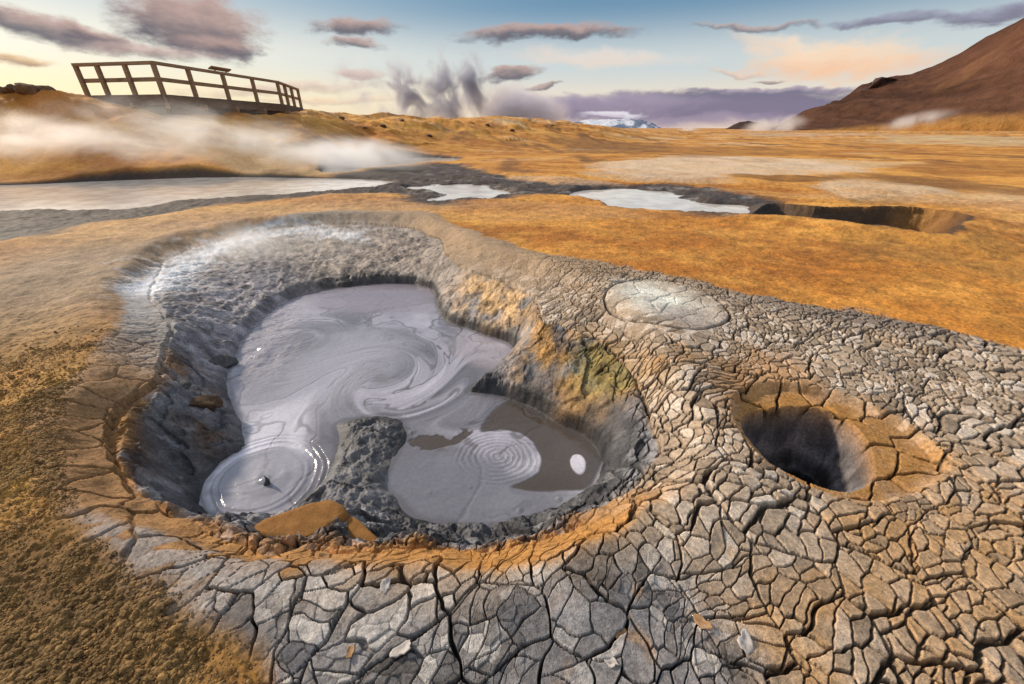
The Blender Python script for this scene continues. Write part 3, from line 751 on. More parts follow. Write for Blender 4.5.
def hillcol(x, y, z, t, n):
    c = np.ones((len(x), 3), F32) * np.array((0.105, 0.048, 0.028), F32)
    s = fbm((x * .8 - y * .15) * .03, y * .008, 4, 401)
    g_ = fbm(x * .05 + y * .02, y * .01, 5, 405, .6)
    c *= np.clip(1 + .6 * s + .7 * g_, .35, 2)[:, None]
    c = lerpcol(c, (0.30, 0.145, 0.06), ss(.2, .6, fbm(x * .012, y * .03, 4, 403)) * .5)
    c = lerpcol(c, (0.46, 0.22, 0.06), (1 - ss(.01, .13, t + .10 * s)) * .85)
    c = lerpcol(c, (0.08, 0.035, 0.022), ss(.75, 1.0, t) * ss(0.0, .5, n + .2) * .6)
    return np.clip(c, .01, .8)
ridge_mesh("hill", [(752, 132.5, 131.5, 330, 350), (775, 132.5, 127, 320, 360), (800, 132, 117, 310, 380), (840, 131, 103, 300, 400), (860, 130, 90, 295, 405), (880, 129.5, 84, 290, 405),
                    (905, 129, 79, 280, 400), (930, 128, 71, 270, 390), (960, 126, 55, 260, 380), (1000, 124, 34, 250, 360), (1040, 122, 12, 240, 345), (1120, 119, -25, 220, 320),
                    (1300, 116, -70, 190, 290), (1700, 112, -120, 140, 240)], 420, 90, (411, .02), 5.0, M_HILL, hillcol, .4)
def knollcol(x, y, z, t, n):
    return np.ones((len(x), 3), F32) * np.array((0.062, 0.034, 0.028), F32) * (1 + .4 * n)[:, None]
ridge_mesh("hill", [(722, 130.5, 130, 640, 650), (730, 130.5, 127, 630, 660), (738, 130.5, 123.5, 630, 660), (748, 130.5, 121.5, 630, 660), (760, 130.5, 124.5, 630, 660), (775, 130.5, 128, 640, 660), (790, 130.5, 130, 640, 650)], 70, 24, (421, .02), 2.5, M_HILL, knollcol, .8)
def snowcol(x, y, z, t, n):
    c = np.ones((len(x), 3), F32) * np.array((0.78, 0.80, 0.86), F32)
    rk = ss(.0, .25, fbm(x * .012, z * .03, 4, 431) + (1 - t) * .25 - .1)
    c = lerpcol(c, (0.10, 0.14, 0.24), rk * .85)
    return c
ridge_mesh("snow_mountain", [(540, 130, 129, 2900, 3000), (565, 130, 124, 2900, 3000), (585, 130, 120.5, 2850, 3000), (610, 130, 119.5, 2800, 3000), (640, 130, 120, 2800, 3000), (652, 130, 123, 2800, 3000), (658, 130, 127, 2850, 3000), (664, 130, 130, 2900, 3000)], 160, 40, (441, .008), 9.0, M_HILL, snowcol, .8)
print("hills", round(time.time() - T0, 1))

# ------------------------------------------------------------------ stones
def ico(level):
    import bmesh
    bm = bmesh.new(); bmesh.ops.create_icosphere(bm, subdivisions=level, radius=1.0)
    bm.verts.ensure_lookup_table()
    v = np.array([p.co[:] for p in bm.verts], F32); f = np.array([[q.index for q in p.verts] for p in bm.faces], np.int32)
    bm.free(); return v, f
def n3(v, s, seed):
    return fbm(v[:, 0] * s + v[:, 2] * s * .7 + 9, v[:, 1] * s - v[:, 2] * s * .8 + 4, 4, seed) + fbm(v[:, 2] * s + 2, v[:, 0] * s - v[:, 1] * s * .6, 3, seed + 50) * .6
def rock_mesh(seed, flat=.7, ang=.35, level=4):
    v, f = ico(level)
    rs = np.random.default_rng(seed)
    for _ in range(9):                                    # knock facets off
        n = rs.normal(size=3); n /= np.linalg.norm(n); d = rs.uniform(.45, .8)
        s = v @ n; v = v - np.outer(np.maximum(s - d, 0), n).astype(F32) * .97
    v = v * (1 + ang * .45 * n3(v, 1.6, seed))[:, None] + v * (.07 * n3(v, 6, seed + 3))[:, None]
    v[:, 2] *= flat
    return mesh_from("rock", v, f)
M_ROCKB = rock_material("brown_rock", (0.15, 0.09, 0.055), (0.29, 0.17, 0.085), 5.0, .9, .10)
M_ROCKG = rock_material("grey_rock", (0.13, 0.125, 0.125), (0.27, 0.255, 0.25), 5.0, .75, .10)
M_ROCKD = rock_material("dark_lava", (0.045, 0.028, 0.024), (0.11, 0.06, 0.045), 3.0, .95, .06)
variants = {}
def rock(kind, seed, loc, size, rot, label, group=None, cat='rock', name='rock'):
    key = (kind, seed)
    if key not in variants:
        me = rock_mesh(seed); me.materials.append({'b': M_ROCKB, 'g': M_ROCKG, 'd': M_ROCKD}[kind]); variants[key] = me
    o = bpy.data.objects.new(name, variants[key]); COL.objects.link(o)
    o.location = loc; o.scale = size; o.rotation_euler = rot
    o['label'] = label; o['category'] = cat
    if group: o['group'] = group
    return o
# on the wall of the pot
for kind, seed, u, v, zz, s, rot, lab in [
    ('g', 501, 211, 346, -.25, (.15, .12, .13), (.3, .2, .5), 'grey angular block jutting from the upper left wall of the mud pot'),
    ('b', 503, 199, 396, -.25, (.13, .11, .12), (.2, .4, 1.2), 'rusty brown boulder stuck in the left wall above the mud'),
    ('g', 505, 178, 385, -.22, (.09, .08, .08), (.1, .1, 2.2), 'small grey stone beside the rusty boulder in the left wall')]:
    x, y = at(u, v, zz); rock(kind, seed, (x, y, zat(x, y) - s[2] * .15), s, rot, lab, 'rocks in the left wall of the mud pot')
# crest of the bank at the far left
k = 0
for (u, s) in [(4, .34), (14, .28), (23, .36), (33, .42), (42, .36), (50, .46), (58, .30), (67, .24), (-12, .4), (-26, .5)]:
    y = 18.6 + random.uniform(-.5, .4); mx = (u - 512) * CP / FPX
    x = mx * y; sz = s * random.uniform(.85, 1.1)
    rock('b', 511 + k % 4, (x, y, zat(x, y) + sz * .05), (sz * 1.3, sz, sz * .75), (random.uniform(-.3, .3), random.uniform(-.3, .3), random.uniform(0, 6)),
         'brown weathered rock on the bank crest left of the wooden platform', 'rocks along the bank crest'); k += 1
# stones strewn over the middle slopes
for (u, v, z0, s) in [(372, 123, 2.0, .35), (384, 127, 1.5, .3), (365, 129, 1.4, .22), (430, 137, .9, .3), (462, 121, 1.8, .4), (341, 119, 2.0, .3), (551, 126, 1.2, .45), (512, 131, .9, .3), (402, 121, 2.0, .28), (488, 126, 1.4, .3)]:
    cand = np.array([at_y(u, v, y) for y in np.arange(16, 62, .25)])
    x, y, _ = cand[np.argmin(np.abs(zats(cand[:, 0], cand[:, 1]) - cand[:, 2]))]
    x, y = float(x), float(y)
    rock('b' if random.random() < .5 else 'd', 511 + k % 4, (x, y, zat(x, y) + s * .1), (s, s * .8, s * .6), (random.uniform(-.3, .3), 0, random.uniform(0, 6)),
         'small dark stone on the orange slope behind the ponds', 'stones on the orange slope'); k += 1
# outcrop on the hill
px, py, pz = at_y(885, 76.5, 394)
o1 = rock('d', 521, (px, py, pz - 6), (18, 12, 11), (0, .12, .2), 'dark craggy rock outcrop on the crest of the brown hill', None, 'rock outcrop', 'rock_outcrop')
px, py, pz = at_y(870, 84, 396)
rock('d', 523, (px, py, pz - 6), (11, 9, 7), (0, -.15, .9), 'low brown rock knob left of the dark outcrop on the hill crest', None, 'rock outcrop', 'rock_outcrop')

# slabs fallen from the near rim
def slab(pix, z, thick, mat, label, name='mud_slab', group=None, cat='mud slab', tilt=0.0, seed=0, sub=26, rough=.006, zs=None):
    P = smooth_poly([at(u, v, z) for u, v in pix], 2) if sub > 12 else np.array([at(u, v, z) for u, v in pix])
    c = P.mean(0); L = P - c
    rings = [0.0, .3, .55, .75, .9, .97, 1.0]
    n = len(L); V = []; Fc = []
    V.append((0, 0, thick))
    for q in rings[1:]:
        for p in L: V.append((p[0] * q, p[1] * q, thick * (1 - .25 * max(0, q - .9) * 10 * .6)))
    for q in (1.0, .98, .9):
        for p in L: V.append((p[0] * q, p[1] * q, thick * (.62 if q == 1 else (.3 if q == .98 else 0))))
    for i in range(n): Fc.append((0, 1 + i, 1 + (i + 1) % n, 1 + (i + 1) % n))
    nr = len(rings) - 1 + 3
    F4 = []
    for k in range(nr - 1):
        for i in range(n):
            a = 1 + k * n + i; b = 1 + k * n + (i + 1) % n
            F4.append((a, a + n, b + n, b))
    V = np.array(V, F32)
    V[:, 2] += rough * fbm(V[:, 0] * 14 + seed, V[:, 1] * 14, 4, 601) + tilt * V[:, 1]
    j = fbm(V[:, 0] * 20 + seed, V[:, 1] * 20, 3, 603) * .010 * min(1, thick * 20)
    V[:, 0] += j; V[:, 1] -= j
    me = bpy.data.meshes.new(name)
    me.from_pydata([tuple(map(float, p)) for p in V], [], [(0, 1 + (i) , 1 + (i + 1) % n) for i in range(n)] + F4 + [tuple(range(1 + (nr - 1) * n, 1 + nr * n))[::-1]])
    me.update()
    me.polygons.foreach_set("use_smooth", np.full(len(me.polygons), sub > 12, bool))
    o = link(name, me, mat)
    o.location = (c[0], c[1], z if zs is None else zs)
    o['label'] = label; o['category'] = cat
    if group: o['group'] = group
    return o
M_SLAB = rock_material("ochre_mud", (0.25, 0.115, 0.030), (0.36, 0.17, 0.05), 14.0, .95, .01)
slab([(252, 541), (290, 524), (334, 511), (352, 526), (338, 536), (322, 549), (290, 551)], -.27, .10, M_SLAB, 'large ochre mud slab fallen from the near rim, left piece', seed=3, tilt=.05, group='fallen mud slabs')
slab([(341, 538), (355, 527), (372, 541), (386, 556), (360, 558), (326, 553)], -.29, .09, M_SLAB, 'smaller ochre mud slab broken off right of the large one', seed=8, tilt=.05, group='fallen mud slabs')
# loose flakes lying on the cracked crust
M_FLW = rock_material("pale_flake", (0.42, 0.37, 0.33), (0.60, 0.55, 0.50), 60.0, .85, .002)
M_FLO = rock_material("ochre_flake", (0.38, 0.20, 0.08), (0.52, 0.32, 0.17), 60.0, .9, .002)
fl = [([(392, 662), (400, 652), (413, 651), (416, 655), (405, 659), (396, 668)], 'w', 'curled white mud flake on the grey crust at the bottom edge'),
      ([(383, 592), (392, 594), (394, 599), (388, 605), (385, 599)], 'w', 'small white flake on the grey plates below the mud pot'),
      ([(613, 634), (622, 632), (628, 638), (622, 645), (614, 642)], 'o', 'rounded ochre flake on grey plates near the bottom centre'),
      ([(694, 620), (706, 618), (711, 628), (702, 634), (695, 629)], 'o', 'dark hollowed ochre chip on pale plates at the bottom right'),
      ([(350, 655), (357, 652), (356, 664), (349, 668)], 'o', 'narrow tan flake at the bottom left of the grey crust'),
      ([(600, 662), (612, 658), (618, 668), (606, 674)], 'w', 'pale flat flake among bottom centre plates'),
      ([(735, 640), (748, 636), (752, 650), (740, 655)], 'w', 'pale squarish flake among the plates right of the ochre chip'),
      ([(316, 548), (325, 546), (328, 553), (319, 556)], 'o', 'small ochre lump in the crack below the large slab')]
def flake_mesh(seed, L):
    rs = np.random.default_rng(seed); n = 18
    th = np.linspace(0, 2 * math.pi, n, endpoint=False); rad = 1 + .28 * np.interp(th * 3, np.arange(0, 20), rs.normal(size=20)) * .6 + .08 * rs.normal(size=n)
    rad = np.clip(rad, .5, 1.5); el = rs.uniform(.5, .8)
    V = [(0, 0, .10)]; F = []
    for q, zz in ((.45, .11), (.8, .13 + .08 * rs.random()), (1.0, .17), (1.02, .08), (.9, -.06)):
        for i in range(n):
            curl = .22 * max(0, math.cos(th[i])) * q ** 3
            V.append((q * rad[i] * math.cos(th[i]), q * rad[i] * math.sin(th[i]) * el, zz + curl + .03 * rs.normal()))
    for i in range(n): F.append((0, 1 + i, 1 + (i + 1) % n))
    for k in range(4):
        for i in range(n):
            a_ = 1 + k * n + i; b_ = 1 + k * n + (i + 1) % n; F.append((a_, a_ + n, b_ + n, b_))
    me = bpy.data.meshes.new("mud_flake"); me.from_pydata([tuple(float(c) * L for c in v) for v in V], [], F); me.update()
    me.polygons.foreach_set("use_smooth", np.ones(len(F), bool)); return me
for i, (pix, kd, lab) in enumerate(fl):
    P = np.array([at(u, v) for u, v in pix]); c = P.mean(0); L = float(np.hypot(*(P - c).T).max()) * .85
    o = link("mud_flake", flake_mesh(900 + i, L), M_FLW if kd == 'w' else M_FLO)
    zz = float(zats([c[0] + dx for dx in (-.012, 0, .012)], [c[1]] * 3).max())
    o.location = (c[0], c[1], zz); o.rotation_euler = (random.uniform(-.15, .15), random.uniform(-.15, .15), random.uniform(0, 6.2))
    o['label'] = lab; o['category'] = 'mud flake'; o['group'] = 'loose mud flakes'

# mud spout caught mid-pop
cx, cy = at(267, 484, ZP)
V = []; Fq = []
for k in range(9):
    t = k / 8
    rad = .020 * (1 - t) ** 1.3 + .0025
    for i in range(10):
        a = i / 10 * 2 * math.pi
        V.append((rad * math.cos(a) + .012 * math.sin(t * 3), rad * math.sin(a) * .8, t * .07 - .006))
for k in range(8):
    for i in range(10): Fq.append((k * 10 + i, k * 10 + (i + 1) % 10, (k + 1) * 10 + (i + 1) % 10, (k + 1) * 10 + i))
me = mesh_from("mud_spout", np.array(V), np.array(Fq))
o = link("mud_spout", me, rock_material("wet_mud", (.05, .05, .055), (.08, .08, .085), 30, .3, .002))
o.location = (cx, cy, ZP + .01); o['label'] = 'tiny dark mud spout in the middle of the round left mud pool'; o['category'] = 'mud spout'

# ------------------------------------------------------------------ crumbly soil, uncountable
def crumbs(n, nbig):
    P = []
    while len(P) < n:
        m = n * 2
        rad = np.sqrt(rng.uniform(.3 ** 2, 5.2 ** 2, m)) ** 1.0; rad = rng.uniform(.45, 5.0, m)
        a = np.radians(rng.uniform(-72, -3, m))
        x = (rad * np.sin(a)).astype(F32); y = (rad * np.cos(a)).astype(F32)
        dc = sdf(x + .1 * fbm(x * 3, y * 3, 3, 701), y, CRUST)
        dens = ss(-.10, .08, dc) * (.10 + .90 * ss(-.15, .35, fbm(x * 5, y * 5, 4, 703))) * (1 - ss(3.4, 5.0, rad))
        ok = rng.uniform(size=m) < dens
        P += list(zip(x[ok], y[ok]))
    P = np.array(P[:n], F32)
    z, c, _ = terrain(P[:, 0], P[:, 1])
    shapes = []
    for i in range(8):
        v_, f_ = ico(2 if i < 3 else 1)
        shapes.append(((v_ * (1 + .60 * n3(v_, 2.6, 710 + i))[:, None]).astype(F32), f_))
    allv, allf, allc = [], [], []; off = 0
    size = (0.0016 + 0.0034 * rng.random(n)).astype(F32); size[:nbig] = 0.0035 + 0.0075 * rng.random(nbig) ** 2.5 
    size *= (0.8 + .5 * ss(0, .4, fbm(P[:, 0] * 1.5, P[:, 1] * 1.5, 2, 705)))
    ang = rng.uniform(0, 6.28, n)
    for vi in range(8):
        big_ = np.arange(n) < nbig
        sel = np.where(big_ & (np.arange(n) % 3 == vi))[0] if vi < 3 else np.where(~big_ & (np.arange(n) % 5 == vi - 3))[0]
        b, f0 = shapes[vi]; k = len(b)
        ca, sa = np.cos(ang[sel]), np.sin(ang[sel])
        sx = rng.uniform(.8, 1.3, len(sel)); sz = rng.uniform(.6, .95, len(sel))
        X = (b[None, :, 0] * ca[:, None] - b[None, :, 1] * sa[:, None]) * (size[sel] * sx)[:, None] + P[sel, 0][:, None]
        Y = (b[None, :, 0] * sa[:, None] + b[None, :, 1] * ca[:, None]) * size[sel][:, None] + P[sel, 1][:, None]
        Z = b[None, :, 2] * (size[sel] * sz)[:, None] + (z[sel] + size[sel] * .35)[:, None]
        allv.append(np.stack([X, Y, Z], -1).reshape(-1, 3))
        allf.append((f0[None] + (off + np.arange(len(sel)) * k)[:, None, None]).reshape(-1, 3)); off += len(sel) * k
        tint = np.array((0.33, 0.195, 0.070), F32)[None] * rng.uniform(.45, 1.25, len(sel)).astype(F32)[:, None]
        cc = .25 * c[sel] + .75 * tint
        allc.append(np.repeat(cc, k, 0))
    me = mesh_from("gravel", np.concatenate(allv), np.concatenate(allf), False)
    set_col(me, 'soil', np.clip(np.concatenate(allc), .01, .9)); set_val(me, 'wet', np.zeros(len(me.vertices)))
    return link("gravel", me, M_SOIL, kind='stuff', label='loose yellow brown soil crumbs covering the ground left of the mud pot', category='gravel')
crumbs(70000, 11000)
print("stones", round(time.time() - T0, 1))

# ------------------------------------------------------------------ wooden viewing platform
def wood_material(name, c0, c1):
    m, nt, out = new_mat(name)
    tc = nt.add('ShaderNodeNewGeometry').outputs['Position']
    mp = nt.add('ShaderNodeMapping', ins={0: tc, 'Scale': (1.0, 1.0, 14.0)}).outputs[0]
    n = nt.add('ShaderNodeTexNoise', ins={'Vector': mp, 'Scale': 3.0, 'Detail': 7.0, 'Roughness': .65}).outputs['Fac']
    n2 = nt.add('ShaderNodeTexNoise', ins={'Vector': tc, 'Scale': 2.0, 'Detail': 3.0}).outputs['Fac']
    col = nt.mix(nt.rng(n, .3, .7), c0, c1)
    col = nt.mix(nt.rng(n2, .5, .75, 0, .4), col, tuple(.5 * v for v in c0))
    bs = nt.add('ShaderNodeBsdfPrincipled', ins={'Base Color': col, 'Roughness': .85, 'Specular IOR Level': .25})
    b = nt.add('ShaderNodeBump', ins={'Strength': .5, 'Distance': .006, 'Height': n})
    nt.l.new(b.outputs[0], bs.inputs['Normal']); nt.l.new(bs.outputs[0], out.inputs[0])
    return m
M_WOOD = wood_material("weathered_wood", (0.21, 0.135, 0.082), (0.40, 0.27, 0.17))
M_SHADEW = wood_material("shaded_wood", (0.05, 0.035, 0.026), (0.10, 0.07, 0.05))  # platform timber darkened: shade under the deck put into its colour
M_DECK = wood_material("deck_wood", (0.10, 0.065, 0.045), (0.20, 0.14, 0.095))
import bmesh
def beam(name, p, q, w, h, mat, parent, up=(0, 0, 1), bev=.008):
    "a squared timber from p to q"
    p = Vector(p); q = Vector(q); d = q - p; L = d.length; d.normalize()
    side = d.cross(Vector(up))
    if side.length < 1e-4: side = d.cross(Vector((0, 1, 0)))
    side.normalize(); u2 = side.cross(d)
    bm = bmesh.new(); bmesh.ops.create_cube(bm, size=1.0)
    for v in bm.verts: v.co = Vector((v.co.x * L, v.co.y * w, v.co.z * h))
    bmesh.ops.bevel(bm, geom=bm.edges[:], offset=bev, segments=1, affect='EDGES')
    me = bpy.data.meshes.new(name); bm.to_mesh(me); bm.free()
    me.materials.append(mat)
    o = bpy.data.objects.new(name, me); COL.objects.link(o)
    M = Matrix((d, side, u2)).transposed().to_4x4(); M.translation = (p + q) / 2
    o.parent = parent
    o.matrix_local = Matrix.Translation(-parent.location) @ M
    return o
ZR = H + 2.32; ZD = H + 1.22
rail_px = [(75, 65), (98, 64.6), (124.5, 63.6), (152.5, 62.6), (186, 68), (222, 73.4), (252.5, 78), (277, 82), (286, 84.6), (292, 87), (297.5, 89.5)]
RP = [at(u, v, ZR) for u, v in rail_px]
RP = [Vector((a, b, 0)) for a, b in RP]
# straighten the three runs
for (i, j) in ((0, 3), (3, 7), (7, 10)):
    for k in range(i + 1, j):
        d = (RP[j] - RP[i]); t = (RP[k] - RP[i]).dot(d) / d.length_squared; RP[k] = RP[i] + d * t
plat = empty("viewing_platform", (RP[3].x, RP[3].y, ZD), 'long dark wooden viewing platform with post and rail fence on the steaming bank', 'viewing platform')
for i, p in enumerate(RP):
    z0 = -.30
    beam("post", (p.x, p.y, ZD + z0), (p.x, p.y, ZR - .02), .15, .15, M_WOOD, plat, up=(0, 1, 0))
def offset_pt(k, s):
    "point pushed off the railing line to the visitor's side"
    if k == 0: n = (RP[1] - RP[0])
    elif k == 10: n = (RP[10] - RP[9])
    else: n = (RP[k + 1] - RP[k]).normalized() + (RP[k] - RP[k - 1]).normalized()
    n.normalize(); return RP[k] + Vector((-n.y, n.x, 0)) * s
for (i, j) in ((0, 3), (3, 7), (7, 10)):
    a, b = RP[i], RP[j]; d = (b - a).normalized() * .07
    beam("top_rail", (a.x - d.x, a.y - d.y, ZR), (b.x + d.x, b.y + d.y, ZR), .19, .11, M_WOOD, plat)
    a2, b2 = a + Vector((-d.y, d.x, 0)) * 1.1, b + Vector((-d.y, d.x, 0)) * 1.1
    beam("middle_rail", (a2.x, a2.y, ZD + .55), (b2.x, b2.y, ZD + .55), .06, .15, M_WOOD, plat)
    beam("fascia_board", (a.x + d.y * 1.2, a.y - d.x * 1.2, ZD - .18), (b.x + d.y * 1.2, b.y - d.x * 1.2, ZD - .18), .05, .38, M_DECK, plat)
    a3, b3 = a + Vector((-d.y, d.x, 0)) * 3, b + Vector((-d.y, d.x, 0)) * 3
    beam("bearer", (a3.x, a3.y, ZD - .52), (b3.x, b3.y, ZD - .52), .14, .40, M_SHADEW, plat)
# joist ends poking out under each post
for k in range(1, 10):
    a = offset_pt(k, -.35); b = offset_pt(k, 1.6)
    beam("joist", (a.x, a.y, ZD - .40), (b.x, b.y, ZD - .40), .16, .20, M_WOOD, plat)
# decking, one part per run, boards modelled as a pattern
def decking(i, j):
    a, b = offset_pt(i, .03), offset_pt(j, .03); c, d = offset_pt(i, 1.7), offset_pt(j, 1.7)
    n = max(8, int((b - a).length / .15)); bm = bmesh.new()
    for k in range(n):
        t0, t1 = k / n + .004, (k + 1) / n - .004
        q = [a.lerp(b, t0), a.lerp(b, t1), c.lerp(d, t1), c.lerp(d, t0)]
        lo = [bm.verts.new((p.x - plat.location.x, p.y - plat.location.y, -.045)) for p in q]; hi = [bm.verts.new((p.x - plat.location.x, p.y - plat.location.y, 0)) for p in q]
        bm.faces.new(lo[::-1]); bm.faces.new(hi)
        for s in range(4): bm.faces.new((lo[s], lo[(s + 1) % 4], hi[(s + 1) % 4], hi[s]))
    bmesh.ops.recalc_face_normals(bm, faces=bm.faces[:])
    me = bpy.data.meshes.new("deck"); bm.to_mesh(me); bm.free()
    link("deck", me, M_DECK, plat)
decking(0, 3); decking(3, 7); decking(7, 10)
# stubby footings reaching the bank
for k in (0, 2, 4, 5, 6, 8, 10):
    p = offset_pt(k, .35); g = zat(p.x, p.y)
    if g < ZD - .46: beam("footing", (p.x, p.y, g - .25), (p.x, p.y, ZD - .45), .16, .16, M_WOOD, plat, up=(0, 1, 0))
# reading board fixed on the rail
pb = RP[5].lerp(RP[4], .02)
dr = (RP[6] - RP[4]).normalized(); nrm = Vector((-dr.y, dr.x, 0))
ib = empty("information_board", (pb.x, pb.y, ZR + .03), 'small slanted information board mounted on the top rail of the platform', 'sign')
c = Vector((pb.x, pb.y, ZR + .17)); 
beam("panel", c - dr * .62, c + dr * .62, .24, .05, M_WOOD, ib, up=(nrm * .45 + Vector((0, 0, 1))))
for s in (-.35, .35):
    q = pb + dr * s; beam("bracket", (q.x, q.y, ZR + .02), (q.x, q.y, ZR + .19), .05, .05, M_WOOD, ib, up=(0, 1, 0))

# ------------------------------------------------------------------ steam
def steam_mat(name, dens, scale, lo, hi, color=(1, 1, 1), absorb=0.0, stretch=(1, 1, 1), seed=0.0, aniso=0.55, edge=.25, base=0.0):
    m, nt, out = new_mat(name)
    tc = nt.add('ShaderNodeTexCoord').outputs['Object']
    pos = nt.add('ShaderNodeNewGeometry').outputs['Position']
    ln = nt.add('ShaderNodeVectorMath', operation='LENGTH', ins={0: tc}).outputs['Value']
    mp = nt.add('ShaderNodeMapping', ins={0: pos, 'Location': (seed, seed * 1.7, seed * .3), 'Scale': stretch}).outputs[0]
    n = nt.add('ShaderNodeTexNoise', ins={'Vector': mp, 'Scale': scale, 'Detail': 6.0, 'Roughness': .62, 'Distortion': .8}).outputs['Fac']
    fall = nt.rng(ln, edge, .95, 1.0, 0.0)
    thr = nt.math('SUBTRACT', n, nt.math('MULTIPLY', nt.math('SUBTRACT', 1.0, fall), .16))
    f = nt.math('MULTIPLY', nt.rng(thr, lo, hi), nt.math('POWER', fall, .8))
    d = nt.math('MULTIPLY', f, dens)
    v = nt.add('ShaderNodeVolumePrincipled', ins={'Color': (*color, 1), 'Density': d, 'Anisotropy': aniso})
    nt.l.new(v.outputs[0], out.inputs['Volume'])
    m.cycles.volume_sampling = 'MULTIPLE_IMPORTANCE'
    return m
def steam(loc, size, rot, mat, label, seed, group=None, lump=.18, name='steam_plume'):
    v, f = ico(4)
    v = v * (1 - lump * .5 + lump * n3(v, 1.5, seed))[:, None]
    me = mesh_from(name, v, f)
    o = link(name, me, mat)
    o.location = loc; o.scale = size; o.rotation_euler = rot
    o['label'] = label; o['category'] = 'steam'
    if group: o['group'] = group
    return o
G1 = 'steam drifting over the bank and ponds'; G2 = 'dark steam columns behind the ridge'; G3 = 'far white steam vents on the plain'
def at3(u, v, y): return at_y(u, v, y)
WH = (1, 1, 1)
steam(at3(45, 140, 15.6), (8.5, 2.0, 1.35), (0, R(3), 0), steam_mat("steam_left", 1.5, .62, .30, .80, WH, stretch=(.55, 1, 1.5), seed=1, edge=.05), 'wide low bank of pale steam over the slope at the far left', 801, G1)
steam(at3(235, 138, 16.4), (7.5, 2.2, 1.4), (0, R(9), 0), steam_mat("steam_mid", 1.6, .62, .30, .80, WH, stretch=(.55, 1, 1.4), seed=5, edge=.05), 'drifting pale steam on the slope below the wooden platform', 803, G1)
steam(at3(350, 157, 19.0), (4.6, 2.2, 1.0), (0, R(2), 0), steam_mat("steam_pond", 3.0, .6, .25, .75, WH, stretch=(.7, 1, 1.3), seed=9, edge=.05), 'bright steam cloud rising from the steaming pond', 805, G1)
DC = (.60, .62, .70)  # grey tint puts the backlit columns' shade into the steam colour
steam(at3(441, 92, 95), (7.0, 6, 10.5), (0, R(-6), 0), steam_mat("column_a", 1.7, .22, .40, .64, DC, stretch=(1, 1, .8), seed=13, edge=.05), 'dark grey ragged steam column second from the right behind the ridge', 811, G2)
steam(at3(470, 88, 98), (6.5, 6, 11.5), (0, R(-4), 0), steam_mat("column_b", 1.9, .22, .40, .64, DC, stretch=(1, 1, .8), seed=17, edge=.05), 'tallest dark steam column, just left of the white plume', 813, G2)
steam(at3(408, 92, 95), (8.0, 6, 8.0), (0, R(-16), 0), steam_mat("column_c", 1.5, .24, .41, .66, DC, stretch=(1, 1, .85), seed=21, edge=.05), 'smaller dark steam puff leaning left over the ridge', 815, G2)
steam(at3(358, 84, 95), (9.5, 6, 6.5), (0, R(20), 0), steam_mat("column_d", .6, .22, .40, .70, DC, seed=25, edge=.05), 'faint leftmost steam puff hanging beyond the platform', 817, G2)
steam(at3(425, 111, 97), (19, 6, 4.4), (0, R(-3), 0), steam_mat("column_f", .9, .15, .36, .68, DC, seed=51, edge=.05), 'low grey steam bank joining the columns along the ridge', 829, G2)
steam(at3(522, 112, 92), (13, 6, 6.0), (0, R(10), 0), steam_mat("column_e", 1.6, .18, .32, .62, (.97, .96, 1), seed=29, edge=.05), 'broad white steam plume drifting right behind the ridge', 819, G2)
steam(at3(774, 127, 230), (20, 12, 6.5), (0, R(-8), 0), steam_mat("far_a", .6, .08, .30, .66, WH, seed=33, edge=.05), 'white steam vent at the foot of the brown hill', 821, G3)
steam(at3(918, 120, 205), (26, 10, 4.2), (0, R(-12), 0), steam_mat("far_b", .35, .07, .34, .70, WH, seed=37, edge=.05), 'thin white steam streak in front of the brown hill on the right', 823, G3)
steam(at3(688, 129.5, 260), (11, 10, 2.2), (0, 0, 0), steam_mat("far_c", .35, .08, .32, .66, WH, seed=41, edge=.05), 'tiny steam wisp on the plain left of the small dark knoll', 825, G3)
pc = at(265, 250, -.1)
steam((pc[0], pc[1], .0), (2.4, 1.1, .42), (0, 0, R(-12)), steam_mat("pot_steam", 1.1, .8, .30, .75, WH, seed=45, edge=.05), 'faint veil of steam hanging at the far wall of the mud pot', 827, None)

# ------------------------------------------------------------------ sky and sun
SUN_AZ, SUN_EL = -62.0, 27.0         # left of the view, low
W = bpy.data.worlds.new("World"); sc.world = W; W.use_nodes = True
W.node_tree.nodes.clear(); nt = NT(W.node_tree)
out = nt.add('ShaderNodeOutputWorld')
d = nt.add('ShaderNodeTexCoord').outputs['Generated']
sep = nt.add('ShaderNodeSeparateXYZ', ins={0: d})
AZ = nt.math('ARCTAN2', sep.outputs[0], sep.outputs[1])
EL = nt.math('ARCSINE', sep.outputs[2])
sky = nt.add('ShaderNodeTexSky', sky_type='NISHITA', sun_disc=False, sun_elevation=R(SUN_EL), sun_rotation=R(SUN_AZ), altitude=300, air_density=1.0, dust_density=1.5, ozone_density=1.5).outputs[0]
sky = nt.add('ShaderNodeVectorMath', operation='SCALE', ins={0: sky, 'Scale': 0.10}).outputs[0]
